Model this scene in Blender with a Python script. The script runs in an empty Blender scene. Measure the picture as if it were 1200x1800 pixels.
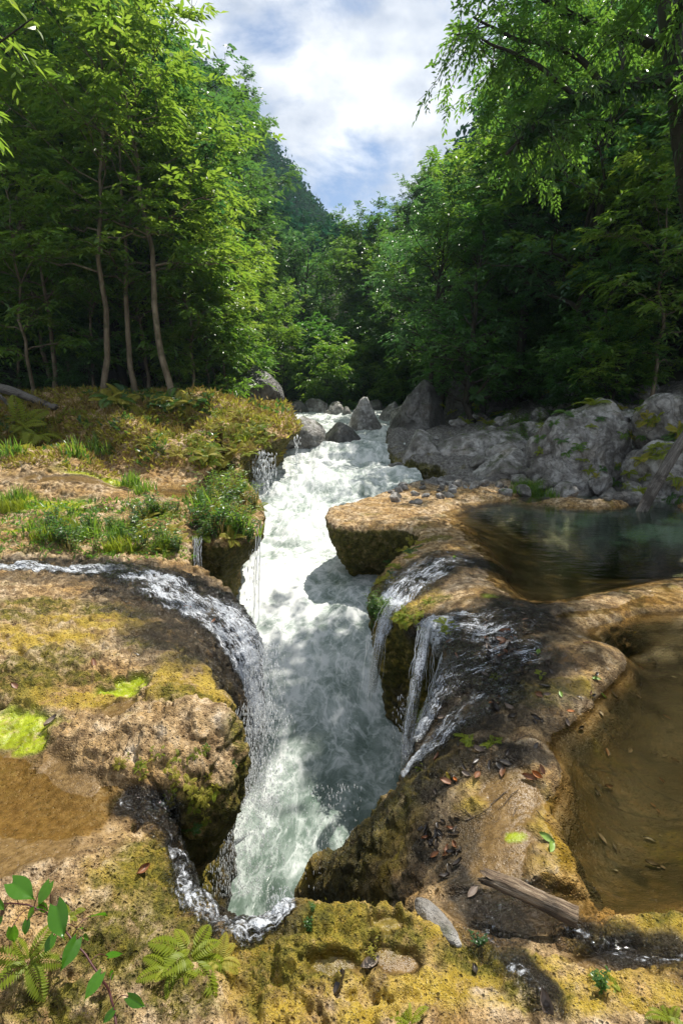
import bpy, math, random
import numpy as np
from mathutils import Vector, Matrix, Quaternion

# ------------------------------------------------------------------ camera
SC = bpy.context.scene
COL = SC.collection
PITCH = math.radians(10.5)
CAM_H = 2.0
cam_data = bpy.data.cameras.new("camera")
cam = bpy.data.objects.new("camera", cam_data)
COL.objects.link(cam)
cam.location = (0, 0, CAM_H)
cam.rotation_euler = (math.pi / 2 - PITCH, 0, 0)
cam_data.sensor_fit = 'AUTO'
cam_data.sensor_width = 36.0
cam_data.lens = 18.0
cam_data.clip_start = 0.05
cam_data.clip_end = 5000
SC.camera = cam

# ------------------------------------------------------------------ light
SUN_AZ = math.radians(36)      # to the right of straight ahead
SUN_EL = math.radians(60)
sun_data = bpy.data.lights.new("sun", 'SUN')
sun_data.energy = 5.0
sun_data.angle = math.radians(0.5)
sun_data.color = (1.0, 0.94, 0.84)
sun = bpy.data.objects.new("sun", sun_data)
COL.objects.link(sun)
SUN_DIR = Vector((math.sin(SUN_AZ) * math.cos(SUN_EL), math.cos(SUN_AZ) * math.cos(SUN_EL), math.sin(SUN_EL)))
sun.rotation_euler = SUN_DIR.to_track_quat('Z', 'Y').to_euler()
sun.location = (20, 30, 60)

world = bpy.data.worlds.new("World")
SC.world = world
world.use_nodes = True
wn, wl = world.node_tree.nodes, world.node_tree.links
wn.clear()
w_out = wn.new('ShaderNodeOutputWorld')
w_bg = wn.new('ShaderNodeBackground')
w_sky = wn.new('ShaderNodeTexSky')
w_sky.sky_type = 'NISHITA'
w_sky.sun_disc = False
w_sky.sun_elevation = SUN_EL
w_sky.sun_rotation = SUN_AZ
w_sky.altitude = 300
w_sky.air_density = 1.0
w_sky.dust_density = 0.6
w_bg.inputs['Strength'].default_value = 0.09
# broken cloud over the blue, laid out on the sky's own directions
w_tc = wn.new('ShaderNodeTexCoord')
w_map = wn.new('ShaderNodeMapping')
w_map.inputs['Location'].default_value = (3.1, 0.62, 0.4)
w_map.inputs['Scale'].default_value = (1.0, 1.0, 1.9)
w_n1 = wn.new('ShaderNodeTexNoise')
w_n1.inputs['Scale'].default_value = 4.2
w_n1.inputs['Detail'].default_value = 10
w_n1.inputs['Roughness'].default_value = 0.58
w_n1.inputs['Distortion'].default_value = 0.25
w_r1 = wn.new('ShaderNodeValToRGB')
w_r1.color_ramp.elements[0].position = 0.38
w_r1.color_ramp.elements[1].position = 0.53
w_n2 = wn.new('ShaderNodeTexNoise')
w_n2.inputs['Scale'].default_value = 7.5
w_n2.inputs['Detail'].default_value = 8
w_n2.inputs['Roughness'].default_value = 0.55
w_r2 = wn.new('ShaderNodeValToRGB')
w_r2.color_ramp.elements[0].position = 0.36
w_r2.color_ramp.elements[0].color = (4.4, 4.9, 5.8, 1)
w_r2.color_ramp.elements[1].position = 0.66
w_r2.color_ramp.elements[1].color = (8.6, 8.75, 8.9, 1)
w_mix = wn.new('ShaderNodeMix')
w_mix.data_type = 'RGBA'
wl.new(w_tc.outputs['Generated'], w_map.inputs['Vector'])
wl.new(w_map.outputs['Vector'], w_n1.inputs['Vector'])
wl.new(w_map.outputs['Vector'], w_n2.inputs['Vector'])
wl.new(w_n1.outputs['Fac'], w_r1.inputs['Fac'])
wl.new(w_n2.outputs['Fac'], w_r2.inputs['Fac'])
wl.new(w_r1.outputs['Color'], w_mix.inputs[0])
wl.new(w_sky.outputs['Color'], w_mix.inputs[6])
wl.new(w_r2.outputs['Color'], w_mix.inputs[7])
wl.new(w_mix.outputs[2], w_bg.inputs['Color'])
wl.new(w_bg.outputs['Background'], w_out.inputs['Surface'])

SC.view_settings.view_transform = 'Standard'
SC.view_settings.look = 'None'
SC.view_settings.exposure = 0.62
SC.view_settings.gamma = 1.0
SC.view_settings.use_curve_mapping = False
SC.render.engine = 'CYCLES'
SC.cycles.max_bounces = 6
SC.cycles.diffuse_bounces = 3
SC.cycles.glossy_bounces = 3
SC.cycles.transmission_bounces = 4
SC.cycles.transparent_max_bounces = 16
SC.cycles.volume_bounces = 0
SC.cycles.sample_clamp_indirect = 4.0
SC.cycles.caustics_reflective = False
SC.cycles.caustics_refractive = False

# ------------------------------------------------------------------ helpers
SP, CP = math.sin(PITCH), math.cos(PITCH)


def ray(px, py):
    """direction of a photograph pixel (1200 x 1800) from the camera"""
    a, b = (px - 600) / 900.0, (900 - py) / 900.0
    return np.array((a, CP + b * SP, -SP + b * CP))


def at_z(px, py, z):
    r = ray(px, py)
    return np.array((0, 0, CAM_H)) + r * ((z - CAM_H) / r[2])


def at_d(px, py, d):
    """point on the pixel's ray at d metres ahead"""
    r = ray(px, py)
    return np.array((0, 0, CAM_H)) + r * (d / r[1])


def project(P):
    """world points to photograph pixels (used only to lay out stains by eye)"""
    x, y, z = P[:, 0], P[:, 1], P[:, 2] - CAM_H
    f = y * CP - z * SP
    u = y * SP + z * CP
    f = np.maximum(f, 1e-3)
    return 600 + 900 * x / f, 900 - 900 * u / f


def smooth01(x, a, b):
    t = np.clip((x - a) / (b - a), 0, 1)
    return t * t * (3 - 2 * t)


def _hash(ix, iy, iz, seed):
    h = (ix.astype(np.uint32) * np.uint32(374761393) + iy.astype(np.uint32) * np.uint32(668265263)
         + iz.astype(np.uint32) * np.uint32(2147483647 - 1013904) + np.uint32(seed * 97531 + 1013904223))
    h = (h ^ (h >> np.uint32(13))) * np.uint32(1274126177)
    h = (h ^ (h >> np.uint32(16))) * np.uint32(2246822519)
    return h ^ (h >> np.uint32(13))


def gnoise(P, seed=0):
    """gradient noise, about -1..1"""
    P = np.asarray(P, dtype=np.float32)
    I = np.floor(P).astype(np.int64)
    Fr = P - I
    W = Fr * Fr * Fr * (Fr * (Fr * 6 - 15) + 10)
    out = np.zeros(len(P), np.float32)
    for c in range(8):
        o = ((c >> 2) & 1, (c >> 1) & 1, c & 1)
        h = _hash(I[:, 0] + o[0], I[:, 1] + o[1], I[:, 2] + o[2], seed)
        gx = (h & np.uint32(1023)).astype(np.float32) / 511.5 - 1
        gy = ((h >> np.uint32(10)) & np.uint32(1023)).astype(np.float32) / 511.5 - 1
        gz = ((h >> np.uint32(20)) & np.uint32(1023)).astype(np.float32) / 511.5 - 1
        d = gx * (Fr[:, 0] - o[0]) + gy * (Fr[:, 1] - o[1]) + gz * (Fr[:, 2] - o[2])
        w = np.ones(len(P), np.float32)
        for k in range(3):
            w *= W[:, k] if o[k] else (1 - W[:, k])
        out += w * d
    return out * 1.25


def fbm(P, octaves=4, seed=0, gain=0.5, lac=2.03, ridged=False):
    P = np.asarray(P, dtype=np.float32)
    out = np.zeros(len(P), np.float32)
    a, s = 1.0, 0.0
    for o in range(octaves):
        n = gnoise(P, seed + o * 7)
        if ridged:
            n = 1 - 2 * np.abs(n)
        out += a * n
        s += a
        a *= gain
        P = P * lac + 17.3
    return out / s


def worley(P, seed=0):
    """distance to the nearest feature point, and to the second nearest"""
    P = np.asarray(P, dtype=np.float32)
    I = np.floor(P).astype(np.int64)
    d1 = np.full(len(P), 9.0, np.float32)
    d2 = np.full(len(P), 9.0, np.float32)
    for dx in (-1, 0, 1):
        for dy in (-1, 0, 1):
            for dz in (-1, 0, 1):
                h = _hash(I[:, 0] + dx, I[:, 1] + dy, I[:, 2] + dz, seed)
                fx = I[:, 0] + dx + (h & np.uint32(1023)).astype(np.float32) / 1023
                fy = I[:, 1] + dy + ((h >> np.uint32(10)) & np.uint32(1023)).astype(np.float32) / 1023
                fz = I[:, 2] + dz + ((h >> np.uint32(20)) & np.uint32(1023)).astype(np.float32) / 1023
                d = np.sqrt((fx - P[:, 0]) ** 2 + (fy - P[:, 1]) ** 2 + (fz - P[:, 2]) ** 2)
                d2 = np.minimum(d2, np.maximum(d1, d))
                d1 = np.minimum(d1, d)
    return d1, d2


def mesh_data(name, V, Fq, mats=(), smooth=True, attrs=None, midx=None):
    """mesh from an (n,3) array and an (m,3|4) index array, or a list of such arrays"""
    V = np.asarray(V, dtype=np.float32)
    arrs = [np.asarray(f, dtype=np.int32) for f in (Fq if isinstance(Fq, list) else [Fq]) if len(f)]
    me = bpy.data.meshes.new(name)
    me.vertices.add(len(V))
    me.vertices.foreach_set('co', V.ravel())
    nl = sum(a.size for a in arrs)
    npol = sum(len(a) for a in arrs)
    me.loops.add(nl)
    me.loops.foreach_set('vertex_index', np.concatenate([a.ravel() for a in arrs]))
    me.polygons.add(npol)
    tot = np.concatenate([np.full(len(a), a.shape[1], np.int32) for a in arrs])
    start = np.concatenate(([0], np.cumsum(tot)[:-1])).astype(np.int32)
    me.polygons.foreach_set('loop_start', start)
    me.polygons.foreach_set('use_smooth', np.full(npol, smooth, dtype=bool))
    if midx is not None:
        me.polygons.foreach_set('material_index', np.asarray(midx, np.int32))
    for k, v in (attrs or {}).items():
        v = np.asarray(v, np.float32)
        if v.ndim == 1:
            me.attributes.new(k, 'FLOAT', 'POINT').data.foreach_set('value', v)
        else:
            me.attributes.new(k, 'FLOAT_VECTOR', 'POINT').data.foreach_set('vector', v.ravel())
    for m in mats:
        me.materials.append(m)
    me.update(calc_edges=True)
    me.validate()
    return me


def link(name, data, parent=None, loc=None):
    o = bpy.data.objects.new(name, data)
    COL.objects.link(o)
    if parent is not None:
        o.parent = parent
    if loc is not None:
        o.location = loc
    return o


def tag(o, label=None, cat=None, group=None, kind=None):
    for k, v in (('label', label), ('category', cat), ('group', group), ('kind', kind)):
        if v:
            o[k] = v
    return o


def thing(name, label, cat, loc=(0, 0, 0), group=None, rot=(0, 0, 0), scale=1.0):
    o = bpy.data.objects.new(name, None)
    COL.objects.link(o)
    o.empty_display_size = 0.2
    o.location = loc
    o.rotation_euler = rot
    o.scale = (scale, scale, scale) if not hasattr(scale, '__len__') else scale
    return tag(o, label, cat, group)


def copy_tree(o, parent=None):
    c = o.copy()
    COL.objects.link(c)
    c.parent = parent
    for ch in o.children:
        copy_tree(ch, c)
    return c


class MB:
    """collects vertices, quads and triangles of one mesh"""

    def __init__(self):
        self.V, self.Q, self.T, self.A = [], [], [], []
        self.n = 0

    def add(self, V, Q=None, T=None, a=0.0):
        V = np.asarray(V, np.float32)
        self.V.append(V)
        if Q is not None and len(Q):
            self.Q.append(np.asarray(Q, np.int32) + self.n)
        if T is not None and len(T):
            self.T.append(np.asarray(T, np.int32) + self.n)
        self.A.append(np.full(len(V), a, np.float32) if np.isscalar(a) else np.asarray(a, np.float32))
        self.n += len(V)

    def tube(self, pts, rad, sides=7, a=0.0, cap=True):
        pts = np.asarray(pts, float)
        n = len(pts)
        rad = np.broadcast_to(np.asarray(rad, float), (n,))
        t = np.gradient(pts, axis=0)
        t /= np.linalg.norm(t, axis=1)[:, None] + 1e-9
        ref = np.array((0.31, 0.17, 0.93)) if abs(t[0][2]) < 0.8 else np.array((0.9, 0.3, 0.1))
        u = np.cross(t, ref)
        u /= np.linalg.norm(u, axis=1)[:, None] + 1e-9
        v = np.cross(t, u)
        ang = np.arange(sides) / sides * 2 * math.pi
        ring = pts[:, None, :] + rad[:, None, None] * (np.cos(ang)[None, :, None] * u[:, None, :] + np.sin(ang)[None, :, None] * v[:, None, :])
        V = ring.reshape(-1, 3)
        i = np.arange(n - 1)[:, None] * sides
        j = np.arange(sides)[None, :]
        k = (np.arange(sides) + 1)[None, :] % sides
        Q = np.stack((i + j, i + k, i + sides + k, i + sides + j), -1).reshape(-1, 4)
        T = []
        if cap:
            V = np.concatenate((V, pts[:1], pts[-1:]))
            c0, c1 = n * sides, n * sides + 1
            e = (n - 1) * sides
            for s in range(sides):
                T.append((c0, (s + 1) % sides, s))
                T.append((c1, e + s, e + (s + 1) % sides))
        self.add(V, Q, np.array(T).reshape(-1, 3), a)

    def data(self, name, mats, smooth=True, attr='var'):
        fs = []
        if self.Q:
            fs.append(np.concatenate(self.Q))
        if self.T:
            fs.append(np.concatenate(self.T))
        return mesh_data(name, np.concatenate(self.V), fs, mats, smooth, {attr: np.concatenate(self.A)})


# node shorthand
class NT:
    def __init__(self, name):
        self.m = bpy.data.materials.new(name)
        self.m.use_nodes = True
        self.t = self.m.node_tree
        self.t.nodes.clear()
        self.out = self.t.nodes.new('ShaderNodeOutputMaterial')

    def n(self, typ, **kw):
        nd = self.t.nodes.new('ShaderNode' + typ)
        for k, v in kw.items():
            setattr(nd, k, v)
        return nd

    def set(self, nd, key, v):
        if isinstance(v, bpy.types.NodeSocket):
            self.t.links.new(v, nd.inputs[key])
        elif v is not None:
            if nd.inputs[key].type == 'RGBA' and hasattr(v, '__len__') and len(v) == 3:
                v = (*v, 1)
            nd.inputs[key].default_value = v

    def attr(self, name):
        return self.n('Attribute', attribute_name=name).outputs['Fac']

    def math(self, op, a, b=None, c=None, clamp=False):
        nd = self.n('Math', operation=op, use_clamp=clamp)
        self.set(nd, 0, a)
        self.set(nd, 1, b)
        self.set(nd, 2, c)
        return nd.outputs[0]

    def mix(self, f, a, b, blend='MIX'):
        nd = self.n('Mix', data_type='RGBA', blend_type=blend)
        self.set(nd, 0, f)
        self.set(nd, 6, a)
        self.set(nd, 7, b)
        return nd.outputs[2]

    def noise(self, vec, scale, detail=4, rough=0.55, dist=0.0):
        nd = self.n('TexNoise')
        self.set(nd, 'Vector', vec)
        self.set(nd, 'Scale', scale)
        self.set(nd, 'Detail', float(detail))
        self.set(nd, 'Roughness', rough)
        self.set(nd, 'Distortion', dist)
        return nd.outputs['Fac']

    def voro(self, vec, scale, feature='F1', rand=1.0):
        nd = self.n('TexVoronoi', feature=feature)
        self.set(nd, 'Vector', vec)
        self.set(nd, 'Scale', scale)
        self.set(nd, 'Randomness', rand)
        return nd.outputs['Distance']

    def ramp(self, f, a, b, lo=0.0, hi=1.0):
        nd = self.n('MapRange', interpolation_type='SMOOTHSTEP')
        self.set(nd, 'Value', f)
        self.set(nd, 'From Min', a)
        self.set(nd, 'From Max', b)
        self.set(nd, 'To Min', lo)
        self.set(nd, 'To Max', hi)
        return nd.outputs[0]

    def cramp(self, f, stops):
        nd = self.n('ValToRGB')
        e = nd.color_ramp.elements
        while len(e) < len(stops):
            e.new(0.5)
        for i, (p, c) in enumerate(stops):
            e[i].position = p
            e[i].color = (*c, 1)
        self.set(nd, 'Fac', f)
        return nd.outputs['Color']

    def bump(self, h, strength=0.5, dist=0.02, normal=None):
        nd = self.n('Bump')
        self.set(nd, 'Height', h)
        self.set(nd, 'Strength', strength)
        self.set(nd, 'Distance', dist)
        self.set(nd, 'Normal', normal)
        return nd.outputs['Normal']

    def pos(self):
        return self.n('NewGeometry').outputs['Position']

    def obj(self):
        return self.n('TexCoord').outputs['Object']

    def principled(self, **kw):
        nd = self.n('BsdfPrincipled')
        for k, v in kw.items():
            self.set(nd, k.replace('_', ' '), v)
        return nd.outputs['BSDF']

    def end(self, sh):
        self.t.links.new(sh, self.out.inputs['Surface'])
        return self.m
# ------------------------------------------------------------------ terrain: the travertine banks
def tps_fit(X, h, lam=1e-3):
    n = len(X)
    r2 = ((X[:, None] - X[None]) ** 2).sum(-1)
    K = 0.5 * r2 * np.log(r2 + 1e-12)
    Pm = np.c_[np.ones(n), X]
    A = np.block([[K + lam * np.eye(n), Pm], [Pm.T, np.zeros((3, 3))]])
    return np.linalg.solve(A, np.r_[h, np.zeros(3)])


def tps_eval(X, w, Y):
    out = np.empty(len(Y))
    for s in range(0, len(Y), 40000):
        y = Y[s:s + 40000]
        r2 = ((y[:, None] - X[None]) ** 2).sum(-1)
        out[s:s + 40000] = (0.5 * r2 * np.log(r2 + 1e-12)) @ w[:len(X)] + w[len(X)] + y @ w[len(X) + 1:]
    return out


Y0 = 0.6


def uv_of(x, y):
    return np.stack((x / (y + Y0), np.log(y + Y0)), -1)


# heights of the ground: (photo x, photo y, z), or with 'd' a distance ahead in place of the height
HZ = [
    # foreground
    (-150, 1850, .1), (0, 1800, .12), (150, 1800, .1), (300, 1800, .03), (600, 1800, .0), (900, 1800, .02), (1200, 1800, .05), (1400, 1800, .08),
    (600, 2400, .0), (0, 2400, .1), (1200, 2400, .05), (-400, 2200, .15), (1700, 2200, .1),
    (50, 1620, .16), (200, 1580, .12), (280, 1650, .05), (380, 1700, -.03), (100, 1700, .16),
    (40, 1450, .03), (-200, 1500, .05), (110, 1430, .03), (60, 1370, .05), (170, 1400, .06), (150, 1520, .08),
    (250, 1425, -.02), (300, 1450, -.12), (335, 1540, -.22), (385, 1610, -.22), (440, 1640, -.2), (480, 1610, -.18),
    (520, 1592, .0), (620, 1592, .03), (720, 1595, .01), (600, 1680, .02), (700, 1700, -.01), (480, 1720, -.02),
    (800, 1660, -.06), (860, 1600, -.13), (1000, 1660, -.08), (950, 1600, -.13), (1100, 1640, -.02), (1200, 1650, .0), (1100, 1720, .0),
    # bulging rock and the flats behind it, left
    (290, 1255, .19), (370, 1262, .2), (410, 1300, .1), (300, 1330, .14), (230, 1340, .12), (380, 1330, .06), (200, 1390, .03),
    (40, 1285, .08), (-150, 1290, .1), (230, 1212, .08), (150, 1255, .1), (330, 1195, .1), (120, 1310, .1), (360, 1180, .02),
    (100, 1110, .17), (250, 1120, .12), (310, 1150, .06), (40, 1030, .18), (20, 1180, .2), (-150, 1100, .2), (160, 1060, .12), (180, 1160, .12),
    # dark cascade
    (230, 1005, .1), (310, 1030, .0), (380, 1060, -.22), (425, 1130, -.5), (440, 1190, -.8), (380, 1130, -.28), (410, 1200, -.65), (100, 1000, .1), (0, 995, .12),
    (320, 1100, -.06), (430, 1250, -1.15),
    # planted lobe
    (330, 935, .2), (430, 905, .18), (455, 930, .02), (300, 885, .26), (420, 860, .3), (380, 900, .24), (250, 960, .12), (150, 960, .15), (50, 960, .18),
    # terraces
    (100, 935, .22), (200, 900, .28), (50, 890, .32), (-150, 900, .35), (60, 846, .3), (170, 850, .3), (290, 862, .29), (60, 872, .46), (180, 876, .44), (300, 884, .40), (345, 842, .42), (30, 828, .5), (180, 820, .55), (320, 815, .5),
    # slab, right
    (580, 912, .0), (620, 900, .05), (690, 885, .06), (760, 868, .09), (850, 848, .12), (740, 905, .07), (660, 905, .04), (940, 850, .2),
    # right slope
    (700, 965, -.1), (780, 1050, -.02), (720, 1055, -.12), (850, 1150, .02), (770, 1140, -.1),
    (950, 1200, .0), (1010, 1240, -.01), (890, 1300, -.05), (800, 1280, -.16), (970, 1350, -.02), (940, 1450, -.03), (955, 1530, -.05), (860, 1450, -.08),
    (770, 1400, -.25), (715, 1390, -.42), (660, 1470, -.62), (610, 1500, -.85), (560, 1535, -1.15), (700, 1520, -.45), (790, 1540, -.2), (740, 1300, -.45), (760, 1220, -.25),
    (640, 1565, -.8), (740, 1575, -.35), (1080, 1140, .0), (1100, 1170, -.06), (1040, 1215, -.03),
    # rims round and between the pools
    (890, 1085, .08), (1000, 1072, .045), (1100, 1057, .035), (1200, 1042, .03), (1000, 1112, -.03), (1090, 1092, -.045), (1170, 1078, -.06), (1350, 1040, .1), (790, 888, .09), (880, 874, .1), (1000, 872, .12), (1100, 882, .12), (756, 925, .075), (790, 955, .075), (835, 992, .075), (868, 1035, .075), (775, 908, .0), (812, 906, -.08), (812, 925, -.05), (850, 952, -.12), (884, 988, -.12), (908, 1030, -.12), (925, 1056, -.08), (870, 895, -.12), (930, 890, -.2),
    # beds of the pools
    (920, 930, -.42), (1050, 950, -1.0), (1130, 985, -1.1), (950, 990, -.35), (1000, 1040, -.3), (1180, 1015, -.22), (1100, 1020, -.5), (960, 900, -.4), (1080, 905, -.5), (1030, 903, -.45), (1060, 893, -.12), (1130, 905, -.3), (1300, 960, -.6), (1180, 940, -.7),
    (1100, 1150, -.35), (1120, 1300, -.3), (1060, 1450, -.25), (1150, 1550, -.22), (1010, 1370, -.18), (1200, 1200, -.35), (1200, 1400, -.3), (1300, 1300, -.3), (1060, 1570, -.2), (1000, 1490, -.16),
]
HD = [  # (photo x, photo y, distance)
    (-150, 800, 12.6), (0, 800, 12.8), (150, 795, 13.2), (300, 800, 13.8), (390, 795, 14.2), (440, 780, 15),
    (-150, 745, 14.3), (0, 745, 14.8), (200, 740, 15.4), (380, 745, 15.6), (470, 752, 16), (515, 756, 16.6),
    (-150, 712, 16.5), (0, 708, 17), (200, 708, 17.2), (350, 714, 17.6), (450, 728, 17.8), (505, 738, 18.5), (0, 700, 21), (200, 698, 21), (420, 715, 21), (480, 722, 22),
    (300, 690, 27), (0, 670, 27),
    # bank beyond the pool
    (950, 868, 13.6), (1100, 868, 12.6), (1200, 880, 11.2), (1350, 900, 10.4),
    (760, 795, 19), (722, 800, 18.5), (765, 803, 17.6), (795, 816, 16.6), (860, 812, 16.5), (950, 810, 16), (1050, 820, 15), (1150, 820, 13.5), (1250, 800, 12.5),
    (750, 765, 21), (850, 765, 20), (950, 760, 19), (1050, 755, 17.5), (1200, 740, 15), (1350, 700, 14),
    (720, 740, 25), (850, 735, 25), (1000, 705, 22), (1150, 690, 19), (1300, 650, 17), (900, 690, 28), (1200, 620, 24),
]
pts = [(*at_z(*c)[:2], c[2]) for c in HZ] + [tuple(at_d(*c)) for c in HD]
pts = np.array(pts)
H_X = uv_of(pts[:, 0], pts[:, 1])
H_W = tps_fit(H_X, pts[:, 2], 4e-4)

# lip of the gorge: (photo x, photo y, z or None, d, undercut, depth over which it is reached)
LIP = [
    (420, 1604, -.2, 0, .25, .6), (385, 1590, -.22, 0, .25, .6), (352, 1560, -.22, 0, .2, .5), (330, 1510, -.2, 0, .1, .5),
    (305, 1450, -.12, 0, .1, .5), (285, 1410, -.02, 0, .3, .6), (300, 1385, .04, 0, .45, .8), (345, 1365, .05, 0, .5, 1.), (395, 1352, .04, 0, .5, 1.), (428, 1325, .0, 0, .5, 1.),
    (434, 1288, .03, 0, .45, 1.), (420, 1245, .05, 0, .35, 1.), (395, 1215, .0, 0, .2, 1.), (378, 1190, -.1, 0, .0, 1.),
    (400, 1235, -.6, 0, .05, .6), (430, 1290, -1.1, 0, .1, .6), (452, 1240, -1.1, 0, .1, .6), (452, 1170, -.85, 0, .1, .6), (436, 1105, -.5, 0, .2, .8), (412, 1050, -.28, 0, .3, 1.), (382, 1015, -.1, 0, .35, 1.),
    (350, 996, .0, 0, .35, 1.), (335, 975, .1, 0, .35, 1.), (338, 950, .12, 0, .5, .6), (365, 955, .1, 0, .7, .7), (405, 958, .06, 0, .7, .7), (442, 945, .04, 0, .55, .7), (463, 915, .08, 0, .5, .8),
    (454, 880, .16, 0, .6, .9), (425, 852, .25, 0, .6, .9), (395, 838, .3, 0, .6, .9), (378, 828, .36, 0, .6, .9),
    (385, 815, None, 13.2, .8, .6), (420, 805, None, 13.8, 1.2, .5), (470, 784, None, 14.8, 1.4, .5), (515, 764, None, 16, 1.3, .5), (527, 752, None, 16.8, 1.0, .6), (520, 742, None, 18, .6, 1.),
    (508, 734, None, 20.5, .2, 1.), (505, 722, None, 25, .0, 1.), (500, 712, None, 33, .0, 1.),
    (715, 705, None, 33, .0, 1.), (705, 745, None, 26, .0, 1.), (692, 785, None, 22, .0, 1.), (702, 838, None, 18, .0, 1.), (800, 843, .1, 0, .1, 1.),
    (720, 859, .08, 0, .5, .9), (650, 877, .06, 0, .6, .9), (596, 893, .04, 0, .6, .9), (573, 912, .0, 0, .55, 1.1), (590, 924, .0, 0, .6, 1.1), (640, 926, .0, 0, .7, 1.1), (690, 930, .0, 0, .7, 1.1),
    (728, 938, .0, 0, .55, 1.), (735, 950, -.05, 0, .4, 1.), (702, 985, -.15, 0, .3, 1.), (674, 1030, -.3, 0, .2, 1.), (652, 1085, -.5, 0, .2, .8), (664, 1108, -.5, 0, .3, .8),
    (690, 1092, -.28, 0, .3, .8), (715, 1098, -.22, 0, .35, .8), (742, 1102, -.2, 0, .4, .8), (770, 1112, -.18, 0, .4, .8), (782, 1150, -.16, 0, .35, .8), (768, 1215, -.26, 0, .25, .8), (745, 1275, -.42, 0, .15, .8),
    (722, 1335, -.55, 0, .1, .8), (690, 1390, -.62, 0, -.05, 1.), (630, 1442, -.85, 0, -.1, 1.), (580, 1492, -1.1, 0, -.1, 1.), (546, 1545, -1.3, 0, -.1, 1.),
    (590, 1575, -1.2, 0, .0, 1.), (690, 1580, -.6, 0, .0, 1.), (745, 1592, -.1, 0, .05, .6), (700, 1584, .0, 0, .15, .6), (610, 1580, .03, 0, .2, .6), (520, 1578, .0, 0, .25, .6), (492, 1588, -.12, 0, .3, .6), (455, 1606, -.2, 0, .3, .6),
]
lip = []
for px, py, z, d, u, T in LIP:
    p = at_z(px, py, z) if z is not None else at_d(px, py, d)
    lip.append((*p, u, T))
lip = np.array(lip)


def catmull(P, k):
    n = len(P)
    t = (np.arange(k) / k)[:, None]
    out = []
    for i in range(n):
        a, b, c, e = P[i - 1], P[i], P[(i + 1) % n], P[(i + 2) % n]
        out.append(0.5 * (2 * b + (c - a) * t + (2 * a - 5 * b + 4 * c - e) * t ** 2 + (3 * b - a - 3 * c + e) * t ** 3))
    return np.concatenate(out)


LIPS = catmull(lip, 6)


def gorge(x, y):
    """signed distance to the gorge's lip in plan (positive on the rock) with the lip's height, undercut and depth there"""
    A = LIPS
    B = np.roll(A, -1, 0)
    n = len(x)
    D = np.empty(n)
    Z = np.empty(n)
    U = np.empty(n)
    T = np.empty(n)
    ax, ay = A[:, 0], A[:, 1]
    ex, ey = B[:, 0] - ax, B[:, 1] - ay
    L2 = ex * ex + ey * ey + 1e-12
    for s in range(0, n, 20000):
        X, Yy = x[s:s + 20000, None], y[s:s + 20000, None]
        t = np.clip(((X - ax) * ex + (Yy - ay) * ey) / L2, 0, 1)
        d2 = (X - ax - t * ex) ** 2 + (Yy - ay - t * ey) ** 2
        k = d2.argmin(1)
        r = np.arange(len(k))
        tt = t[r, k]
        for arr, col in ((Z, 2), (U, 3), (T, 4)):
            arr[s:s + 20000] = A[k, col] * (1 - tt) + B[k, col] * tt
        cross = ((ay > Yy) != (B[:, 1] > Yy)) & (X < ex * (Yy - ay) / (ey + 1e-12) + ax)
        inside = (cross.sum(1) % 2) == 1
        D[s:s + 20000] = np.sqrt(d2[r, k]) * np.where(inside, -1, 1)
    return D, Z, U, T


NU, NV, NZ = 460, 440, 150
gu = np.linspace(-0.95, 0.95, NU)
gv = np.linspace(math.log(0.45 + Y0), math.log(29 + Y0), NV)
gz = np.linspace(-3.0, 4.2, NZ)
UU, VV = np.meshgrid(gu, gv, indexing='ij')
GY = np.exp(VV) - Y0
GX = UU * (GY + Y0)
plan = np.stack((GX.ravel(), GY.ravel(), np.zeros(GX.size)), -1)
Hg = tps_eval(H_X, H_W, uv_of(plan[:, 0], plan[:, 1]))
Dg, Zg, Ug, Tg = gorge(plan[:, 0], plan[:, 1])


def bumps(x, y):
    """ledges and lumps of the rock's top, as heights"""
    p = np.stack((x, y, np.zeros_like(x)), -1)
    near = smooth01(y, 9, 3)
    b = 0.07 * fbm(p * np.array((1.1, 1.7, 1)), 3, 3) * (0.5 + 1.0 * smooth01(y, 4, 12))
    # thin steps of lime, like terraces
    s = fbm(p * np.array((0.5, 1.1, 1)), 3, 11) * 3.0
    st = s - np.floor(s)
    b *= 1 - .6 * (x > 0) * smooth01(y, 2.5, 4) * smooth01(y, 13, 11)
    b += (1 - .7 * (x > 0)) * (0.05 + .06 * smooth01(y, 6, 9)) * (smooth01(st, .0, .22) - st) * smooth01(y, 1.5, 5)
    return b


lowpool = smooth01(-Hg, .03, .15)
Hb = Hg + bumps(plan[:, 0], plan[:, 1]) * (1 - 0.6 * lowpool)
Hg2 = Hb.reshape(NU, NV).astype(np.float32)
D2 = Dg.reshape(NU, NV).astype(np.float32)
Z2, U2, T2 = (a.reshape(NU, NV).astype(np.float32) for a in (Zg, Ug, Tg))


def field():
    F = np.empty((NU, NV, NZ), np.float32)
    wob = (0.10 * fbm(plan * 1.6, 3, 21)).reshape(NU, NV).astype(np.float32)
    for k, z in enumerate(gz):
        t = np.clip((Z2 - z) / T2, 0, 3)
        prof = np.where(U2 >= 0, U2 * (np.clip(t, 0, 1) ** 1.5), U2 * t * T2)
        a = Hg2 - z
        b = D2 - prof + wob * np.clip(t * 2, 0, 1)
        # smooth minimum rounds the lip
        kk = 0.16
        h = np.clip(0.5 + 0.5 * (b - a) / kk, 0, 1)
        F[:, :, k] = b * (1 - h) + a * h - kk * h * (1 - h)
    return F


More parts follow.
